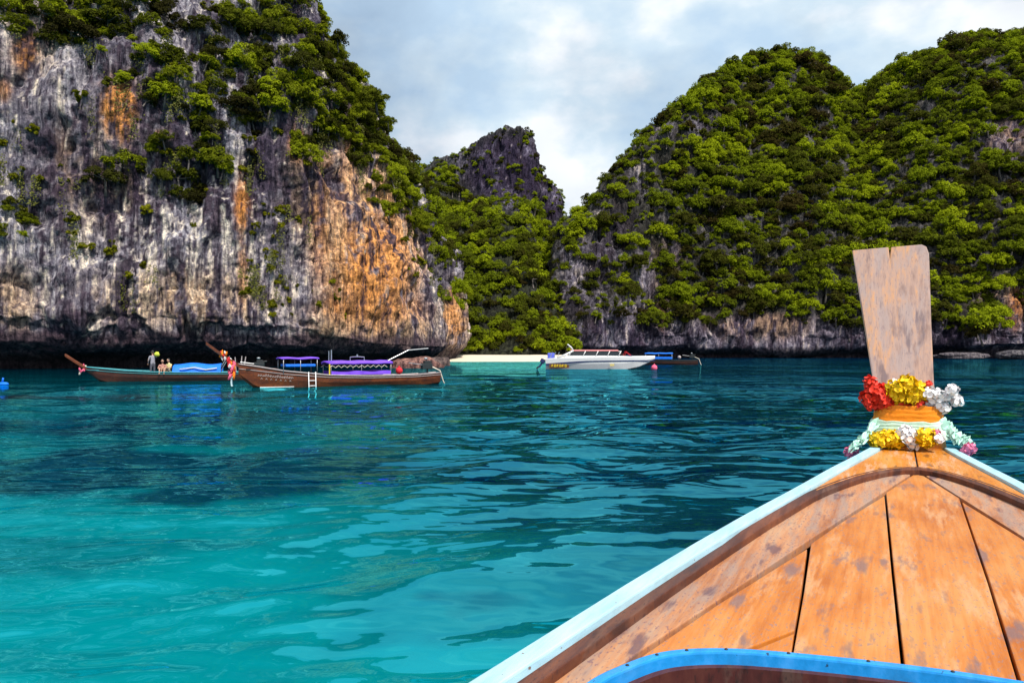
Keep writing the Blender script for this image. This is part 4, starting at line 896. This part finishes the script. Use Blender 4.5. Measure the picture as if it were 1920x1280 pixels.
def wo(s):
    a = np.array(WO); return float(np.interp(s, a[:, 0], a[:, 1]))
QQ = [(a, b-.046) for a, b in WO if a < 2.7]+[(2.75,.343), (2.9,.300), (3.0,.266), (3.15,.212), (3.29,.145), (3.37,.095), (3.42,.05), (3.44,.0)]
def qq(s):
    a = np.array(QQ); return float(np.interp(s, a[:, 0], a[:, 1]))
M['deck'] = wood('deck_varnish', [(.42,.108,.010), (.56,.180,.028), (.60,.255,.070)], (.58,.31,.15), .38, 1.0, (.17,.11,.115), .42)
M['deck_old'] = wood('deck_weathered', [(.34,.12,.045), (.50,.215,.095), (.52,.30,.17)], (.31,.225,.19), .75, 1.0, (.10,.055,.075), .6)
M['rim'] = wood('rim_varnish', [(.52,.145,.006), (.62,.21,.015), (.62,.29,.09)], (.58,.36,.24), .40, 1.3, (.14,.05,.02), .4)
M['rail_in'] = wood('rail_brown', [(.055,.018,.012), (.10,.028,.014), (.18,.055,.022)], (.14,.07,.05), .4, 1.0, (.03,.012,.012), .5)
M['maroon'] = wood('well_maroon', [(.040,.010,.010), (.075,.020,.018), (.11,.035,.025)], (.09,.05,.04), .3, 1.0, (.02,.01,.01), .5)
M['gunw'] = paint('pale_blue_paint', (.42,.68,.80), (.22,.16,.13), .45); M['coam'] = paint('bright_blue_paint', (.015,.28,.72), (.02,.06,.12), .38)
M['prow'] = wood('prow_bare_wood', [(.25,.15,.125), (.43,.27,.215), (.62,.29,.11)], (.38,.29,.275), .70, .9, (.15,.105,.115), .75, 1.0, up=True)
# hull
rows = []
for s in np.concatenate([np.linspace(-3, 2.6, 15), np.linspace(2.8, 3.97, 9)]):
    w = wo(s); g_ = zr(s)-.03; k = float(np.interp(s, [-3, 2.0, 2.8, 3.3, 3.7, 3.97], [-.35, -.35, -.22, .15, .75, 1.2])); t = .03
    rows.append([(-w,s,g_), (-w*.94,s,g_*.55+k*.45), (-w*.62,s,k+.2*(g_-k)/1.8), (0,s,k), (w*.62,s,k+.2*(g_-k)/1.8), (w*.94,s,g_*.55+k*.45), (w,s,g_),
                 (w-t,s,g_-.002), (w*.94-t,s,g_*.55+k*.45), (w*.58,s,k+.2*(g_-k)/1.8+.06), (0,s,k+.07), (-w*.58,s,k+.2*(g_-k)/1.8+.06), (-w*.94+t,s,g_*.55+k*.45), (-w+t,s,g_-.002)])
MB().loft(rows).build('hull', M['rail_in'], bow)
# gunwales: pale blue caps
ss = np.concatenate([np.linspace(-3, 1, 9), np.linspace(1.15, 3.99, 30)])
for sg in (-1, 1):
    cw = lambda s: .038
    MB().loft([[(sg*(wo(s)-cw(s)), s, zr(s)-.01), (sg*(wo(s)-cw(s)), s, zr(s)+.014), (sg*(wo(s)+.006), s, zr(s)+.014), (sg*(wo(s)+.006), s, zr(s)-.025)] for s in ss]).build('gunwale', M['gunw'], bow, bevel=.004)
    MB().loft([[(sg*(wo(s)+.007), s, zr(s)-.075), (sg*(wo(s)+.007), s, zr(s)-.03), (sg*(wo(s)+.028), s, zr(s)-.03), (sg*(wo(s)+.028), s, zr(s)-.075)] for s in ss]).build('rub_rail', M['coam'], bow)
# breast plates either side of the centre seam
fine = np.concatenate([np.linspace(2.8, 3.2, 8), np.linspace(3.24, 3.44, 14), np.linspace(3.48, 3.985, 8)])
for sg in (-1, 1):
    sec = []
    for s in fine:
        o_ = wo(s)-.040; i_ = min(max(qq(s)+.0, .0035), o_-.002); sec.append([(sg*i_, s, zr(s)-.03), (sg*i_, s, zr(s)+.002), (sg*o_, s, zr(s)+.002), (sg*o_, s, zr(s)-.03)])
    MB().loft(sec).build('breast_plate', M['rim'], bow, bevel=.002)
# dark rail face that bounds the sunk deck
path = [(-qq(s), s) for s in np.concatenate([np.linspace(-.6, 3.0, 26), np.linspace(3.05, 3.435, 18)])]; path = path+[(-x, y) for x, y in path[::-1]]
n = len(path); sec = []
for i, (x, y) in enumerate(path):
    a = np.array(path[min(i+1, n-1)])-np.array(path[max(i-1, 0)]); a = a/(np.linalg.norm(a)+1e-9); nn = np.array([a[1], -a[0]])
    ix, iy = x+nn[0]*.020, y+nn[1]*.020; ox, oy = x-nn[0]*.012, y-nn[1]*.012
    sec.append([(ix, iy, zd(y)-.02), (ix, iy, zr(y)-.004), (ox, oy, zr(y)+.004 if y > 2.0 else zr(y)-.003), (ox, oy, zd(y)-.02)])
MB().loft(sec).build('inner_rail', M['rail_in'], bow, bevel=.003)
# deck planks
CO = [(-.60,-.5), (-.59,.3), (-.575,.8), (-.555,1.05), (-.535,1.17), (-.510,1.24), (-.470,1.315), (-.415,1.365), (-.33,1.405), (-.19,1.44), (-.04,1.465), (.10,1.475), (.22,1.470), (.33,1.44), (.43,1.38), (.50,1.29), (.54,1.18), (.57,1.0), (.60,.5), (.61,-.5)]
def co_s(x):
    a = [(p, q) for p, q in CO if -.54 <= p <= .54]; return float(np.interp(x, [p for p, _ in a], [q for _, q in a]))
Vl = lambda s: float(np.interp(s, [1.2, 1.29, 1.57, 2.19, 2.98, 3.40], [-.52, -.498, -.434, -.297, -.115, -.02]))
g0 = .003
def plank(poly, m, dz=0.0, label=None):
    o = MB().prism(poly, -.022, dz, lambda x, y: zd(y)).build('deck_plank', M[m], bow, bevel=.0025)
    if label: o['label'] = label
    return o
for sg in (-1, 1):
    side = [(qq(s)-.008, s) for s in np.concatenate([np.linspace(1.0, 3.0, 16), np.linspace(3.1, 3.40, 7)])]
    inner = [(-Vl(s)+g0+.005, s) for s in np.linspace(3.40, 1.30, 12)]; cut = [(-x+.004, y) for x, y in CO if x < -.50 and .9 < y < 1.3][::-1]
    poly = [(x, y) for x, y in side]+inner+[(.512, 1.245), (.540, 1.17), (.560, 1.0)]
    plank([(sg*x, y) for x, y in poly], 'deck_old')
    back = [(.562, .99), (.58, .75), (.596, .3), (.606, -.5), (qq(-.5)-.008, -.5), (qq(.3)-.008, .3), (qq(.99)-.008, .99)]
    plank([(sg*x, y) for x, y in back], 'deck_old')
def under(x0, x1): return [(x, co_s(x)-.01) for x in np.linspace(x0, x1, 6)]
s1 = lambda s: float(np.interp(s, [1.4, 1.98, 2.98], [-.075, -.091, -.115])); s2 = lambda s: float(np.interp(s, [1.4, 2.07, 3.02], [.092, .106, .116])); s3 = lambda s: float(np.interp(s, [1.4, 1.77, 2.18], [-.252, -.271, -.295]))
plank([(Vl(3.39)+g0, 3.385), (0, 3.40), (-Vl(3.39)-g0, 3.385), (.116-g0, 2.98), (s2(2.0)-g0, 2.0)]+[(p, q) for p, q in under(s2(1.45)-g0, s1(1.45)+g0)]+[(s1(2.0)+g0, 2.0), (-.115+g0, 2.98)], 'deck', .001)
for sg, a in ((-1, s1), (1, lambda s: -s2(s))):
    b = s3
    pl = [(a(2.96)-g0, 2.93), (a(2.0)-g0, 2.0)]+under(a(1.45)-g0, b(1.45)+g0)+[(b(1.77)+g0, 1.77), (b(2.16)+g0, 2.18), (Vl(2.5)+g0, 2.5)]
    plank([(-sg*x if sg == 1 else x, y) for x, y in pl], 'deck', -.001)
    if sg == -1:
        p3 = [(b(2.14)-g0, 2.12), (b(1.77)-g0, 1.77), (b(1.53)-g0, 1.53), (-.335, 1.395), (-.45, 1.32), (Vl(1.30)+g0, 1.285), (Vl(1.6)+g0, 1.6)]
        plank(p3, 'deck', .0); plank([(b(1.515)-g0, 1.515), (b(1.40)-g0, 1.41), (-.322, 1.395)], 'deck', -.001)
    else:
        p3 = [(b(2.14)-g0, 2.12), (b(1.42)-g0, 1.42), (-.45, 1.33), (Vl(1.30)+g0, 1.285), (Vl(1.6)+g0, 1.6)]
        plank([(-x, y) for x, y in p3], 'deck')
# blue coaming, its nails, the well below
def offset(pts, d):
    out = []
    for i in range(len(pts)):
        a = np.array(pts[min(i+1, len(pts)-1)])-np.array(pts[max(i-1, 0)]); a /= np.linalg.norm(a); out.append((pts[i][0]+a[1]*d, pts[i][1]-a[0]*d))
    return out
u_ = np.linspace(0, len(CO)-1, 90); COs = [(p[0], p[1]-.028) for p in cr_eval(np.array(CO), u_)]; ci = offset(COs, .021)
MB().loft([[(a[0],a[1],zd(a[1])-.01), (a[0],a[1],zd(a[1])+.010), (b[0],b[1],zd(b[1])+.011), (b[0],b[1],zd(b[1])-.05)] for a, b in zip(COs, ci)]).build('coaming', M['coam'], bow, bevel=.004)
cm_ = offset(COs, .0105)
for k in range(24, 70, 4):
    x, y = cm_[k]; o = MB().ball((x, y, zd(y)+.0112), (.0035,.0035,.0018), 8, 4).build('nail', M['black'], bow, smooth=True)
w1, w2 = offset(COs, .018), offset(COs, .034)
MB().loft([[(a[0],a[1],.62), (a[0],a[1],zd(a[1])-.012), (b[0],b[1],zd(b[1])-.012), (b[0],b[1],.62)] for a, b in zip(w1, w2)]).build('well_lining', M['maroon'], bow)
MB().prism([(-.78,-3), (.78,-3), (.62,1.5), (-.62,1.5)], .56, .60).build('floor_board', M['maroon'], bow)
bg = MB(); bg.ball((0,0,0), (.17,.12,.11), 14, 9); q = random.Random(9); bg.v = [tuple(Vector(v)*(1+.16*q.uniform(-1,1))) for v in bg.v]; bg.tube([(-.1,0,.09), (-.05,0,.17), (.05,0,.17), (.1,0,.09)], .012, 6)
o = bg.build('black_bag', M['black'], None, smooth=True); o.location = rot2(bow, -.24, 1.18, 1.12); tag(o, 'black bag stowed in the foredeck well at the bottom edge', 'bag')
sh = MB(); sh.box((0,0,0), (.9,.34,.02)); o = sh.build('stowage_shelf', M['maroon'], None); o.location = rot2(bow, 0, 1.22, 1.0); o.rotation_euler = (0,0,-TH); tag(o, 'dark shelf inside the foredeck well', 'shelf')
rp = MB(); q = random.Random(2); rp.tube([(q.gauss(0,.05)+.012*i-.1, q.gauss(0,.03), .01+.012*(i % 3)) for i in range(16)], .006, 6); o = rp.build('loose_rope', M['cream'], None, smooth=True); o.location = rot2(bow, -.06, 1.30, 1.025); tag(o, 'tangle of pale rope ends beside the black bag', 'rope')
# prow board
sp = lambda py: 4.03+(790-py)/330*.46
out = [(1598,469), (1632,466), (1666,463), (1668.5,484), (1671,463), (1704,460), (1728,458), (1737,462), (1742,475), (1744,530), (1746,600), (1751,715), (1760,800), (1639,800), (1637,715), (1617,590), (1606,520)]
fr = [loc_at(x, y, sp(y)) for x, y in out]; nb = Vector((0, .055, -.02))
pb = MB(); n = len(fr); pb.add(list(fr)+[p+nb for p in fr], [tuple(range(n))]+[tuple(range(2*n-1, n-1, -1))]+[(i, n+i, n+(i+1) % n, (i+1) % n) for i in range(n)])
pb.build('prow_board', M['prow'], bow, bevel=.005)
# stem block under the wraps
def ring(py, pl, pr, s, dep, k=24, amp=0.0, seed=0, lift=0.0):
    a = loc_at(pl, py, s); b = loc_at(pr, py, s); c = (a+b)/2; rx = (b.x-a.x)/2; q = random.Random(seed)
    out = []
    for i in range(k):
        t = 2*math.pi*i/k; ca, sa = math.cos(t), math.sin(t); x = math.copysign(abs(ca)**.55, ca)*rx; y = math.copysign(abs(sa)**.7, sa)*dep
        out.append((c.x+x*(1+amp*q.uniform(-1,1)), c.y+y+dep*.2+amp*.05*q.uniform(-1,1), c.z+lift))
    return out
MB().loft([ring(852, 1640, 1778, 4.02, .09), ring(800, 1640, 1770, 4.06, .07), ring(760, 1642, 1760, 4.09, .05)]).build('stem', M['rim'], bow, smooth=True)
bow_m = bow.matrix_basis
def wear(name, m, mat_, label, cat, **kw):     # a thing tied round the prow: top-level, in the boat's frame
    o = m.build(name, mat_, None, **kw); o.location = bow.location; o.rotation_euler = bow.rotation_euler; return tag(o, label, cat)
def wrap(pys, pls, prs, seed, s=4.03, dep=.085):
    m = MB(); rows = []; q = random.Random(seed)
    for i, py in enumerate(np.linspace(pys[0], pys[1], 15)):
        f = i/14; bul = .9*math.sin(math.pi*min(1, max(0, f)))+1.5*math.sin(i*2.1+seed)*q.uniform(.3, 1)
        r = ring(py, np.interp(f, [0, .5, 1], pls)-bul, np.interp(f, [0, .5, 1], prs)+bul, s, dep*(1+.03*math.sin(i*2.1)), 32)
        rows.append([(x, y, z+.004*math.sin(7*x/.1+i*.6)) for x, y, z in r])
    m.loft(rows, caps=False); return m
wear('orange_cloth', wrap((758, 800), (1641, 1639, 1632), (1766, 1769, 1775), 1), simple('orange_satin', (1.0,.27,.004), .5, .10, 30, .3), 'bright orange cloth band wrapped round the foot of the prow board', 'cloth', smooth=True)
wear('pale_sash', wrap((787, 818), (1634, 1628, 1622), (1773, 1780, 1788), 4, 4.015, .092), simple('mint_cloth', (.62,.84,.66), .6, .12, 30, .3), 'pale mint sash tied below the orange cloth on the prow', 'sash', smooth=True)
def ruffle(path, r, seed):                     # a loose gauze tail: crumpled ribbons one over the other
    m = MB(); q = random.Random(seed); P_ = cr_eval(np.array([tuple(p) for p in path]), np.linspace(0, len(path)-1, 22))
    for k in range(5):
        ph = q.uniform(0, 6); A, B = [], []; off = Vector((q.gauss(0,.006), q.gauss(0,.008), .006*k))
        for i, p in enumerate(P_):
            w = r*(.55+.35*math.sin(i*.9+ph)+.2*q.random()); c = Vector(p)+off+Vector((0, 0, .007*math.sin(i*1.7+ph)))
            A.append(c+Vector((w*.8, .3*w, w*.55+.006*q.gauss(0,1)))); B.append(c-Vector((w*.8, .5*w, w*.55+.006*q.gauss(0,1))))
        mid = [(a+b)/2+Vector((0, -.012*math.sin(i*1.3+ph), .008)) for i, (a, b) in enumerate(zip(A, B))]
        m.strip(A, mid); m.strip(mid, B)
    return m
mint = simple('mint_gauze', (.50,.82,.68), .7, .2, 40)
wear('sash_tail', ruffle([loc_at(1640,800,3.96), loc_at(1622,824,3.9), loc_at(1606,838,3.82), loc_at(1600,842,3.8)], .026, 1), mint, 'ruffled mint sash end hanging down to the left gunwale', 'sash', smooth=True)
wear('sash_tail', ruffle([loc_at(1770,800,3.98), loc_at(1790,822,3.98), loc_at(1806,832,3.98), loc_at(1815,838,3.98)], .026, 2), mint, 'ruffled mint sash end hanging down to the right gunwale', 'sash', smooth=True)
# flowers
def pompon(r, n, seed, wide=.5, cup=.5):
    q = np.random.default_rng(seed); m = MB()
    m.ball((0,0,0), r*.72, 10, 8)
    for i in range(n):                         # overlapping rounded petals, like scales
        z = 1-2*(i+.5)/n; t = i*2.39996; d = Vector((math.sqrt(1-z*z)*math.cos(t), math.sqrt(1-z*z)*math.sin(t), z)); d = (d+Vector(q.normal(0,.10,3))).normalized()
        a = d.cross(Vector(q.normal(size=3))).normalized(); b = d.cross(a); k = r*q.uniform(.80, 1.02); w = r*wide*q.uniform(.8,1.2); u = .16*r*cup*2
        P_ = [d*k*.82]+[d*(k+u*(math.cos(x)*.7))+(a*math.cos(x)+b*math.sin(x)*.8)*w for x in np.linspace(0, 5.236, 6)]
        m.add(P_, [(0,1,2),(0,2,3),(0,3,4),(0,4,5),(0,5,6),(0,6,1)])
    return m
FM = {'red': simple('red_petal', (.80,.035,.012), .6, .25, 40), 'yellow': simple('yellow_petal', (.95,.60,.004), .6, .12, 40), 'white': simple('white_petal', (.95,.92,.93), .6, .04, 40), 'pink': simple('pink_petal', (.85,.22,.38), .6, .3, 40)}
FME = {k: [pompon(1.0, *a).mesh('flower', FM[k], True) for a in v] for k, v in {'red': [(34,1,.34,.9), (34,2,.34,.9)], 'yellow': [(70,3,.26,.8), (70,4,.26,.8)], 'white': [(16,5,.5,.6), (18,6,.46,.6)], 'pink': [(40,7,.3,.8)]}.items()}
def flowers(name, label, L_, s, seed):
    q = random.Random(seed); e = tag(empty(name), label, 'garland'); e.location = bow.location; e.rotation_euler = bow.rotation_euler
    for (px, py, r, c) in L_:
        o = link('flower', q.choice(FME[c]), e); o.location = loc_at(px, py, s+q.uniform(-.02, .02)-.02); o.rotation_euler = [q.uniform(0, 6) for _ in range(3)]; k = r*.0027*q.uniform(.95, 1.1); o.scale = (k, k, k)
up = [(1632,716,11,'red'), (1645,738,17,'red'), (1629,745,15,'red'), (1662,736,15,'red'), (1650,757,13,'red'), (1668,754,13,'red'), (1636,728,13,'red'), (1658,748,14,'red'), (1632,759,10,'red'), (1628,722,7,'pink'), (1668,738,6,'white'),
      (1682,730,17,'yellow'), (1700,722,17,'yellow'), (1718,729,17,'yellow'), (1690,741,15,'yellow'), (1711,742,15,'yellow'), (1727,740,12,'yellow'), (1728,728,11,'yellow'), (1676,740,10,'yellow'), (1702,733,15,'yellow'),
      (1742,738,12,'white'), (1752,750,13,'white'), (1764,743,12,'white'), (1786,731,11,'white'), (1793,750,11,'white'), (1770,764,10,'white'), (1742,756,9,'white'), (1777,744,9,'white'), (1758,738,10,'white'), (1741,720,6,'red'), (1760,758,10,'white'), (1676,716,6,'white'),
      (1690,757,9,'red'), (1706,758,8,'red'), (1722,757,8,'red'), (1738,752,8,'red')]
lowf = [(1648,824,14,'yellow'), (1662,820,14,'yellow'), (1676,824,15,'yellow'), (1640,828,10,'yellow'), (1668,830,11,'yellow'), (1732,820,15,'yellow'), (1744,820,14,'yellow'), (1740,828,11,'yellow'), (1700,808,11,'white'), (1711,831,11,'white'), (1712,815,11,'white'), (1692,813,10,'white'), (1704,822,11,'white'),
        (1756,812,7,'pink'), (1760,822,8,'white'), (1596,848,11,'pink'), (1603,843,8,'pink'), (1818,841,11,'pink'), (1811,846,9,'pink')]
flowers('flower_garland', 'upper garland of red, yellow and white flowers round the prow board', up, 4.005, 1)
flowers('flower_garland', 'lower garland of yellow, white and pink flowers at the deck apex', lowf, 3.92, 2)
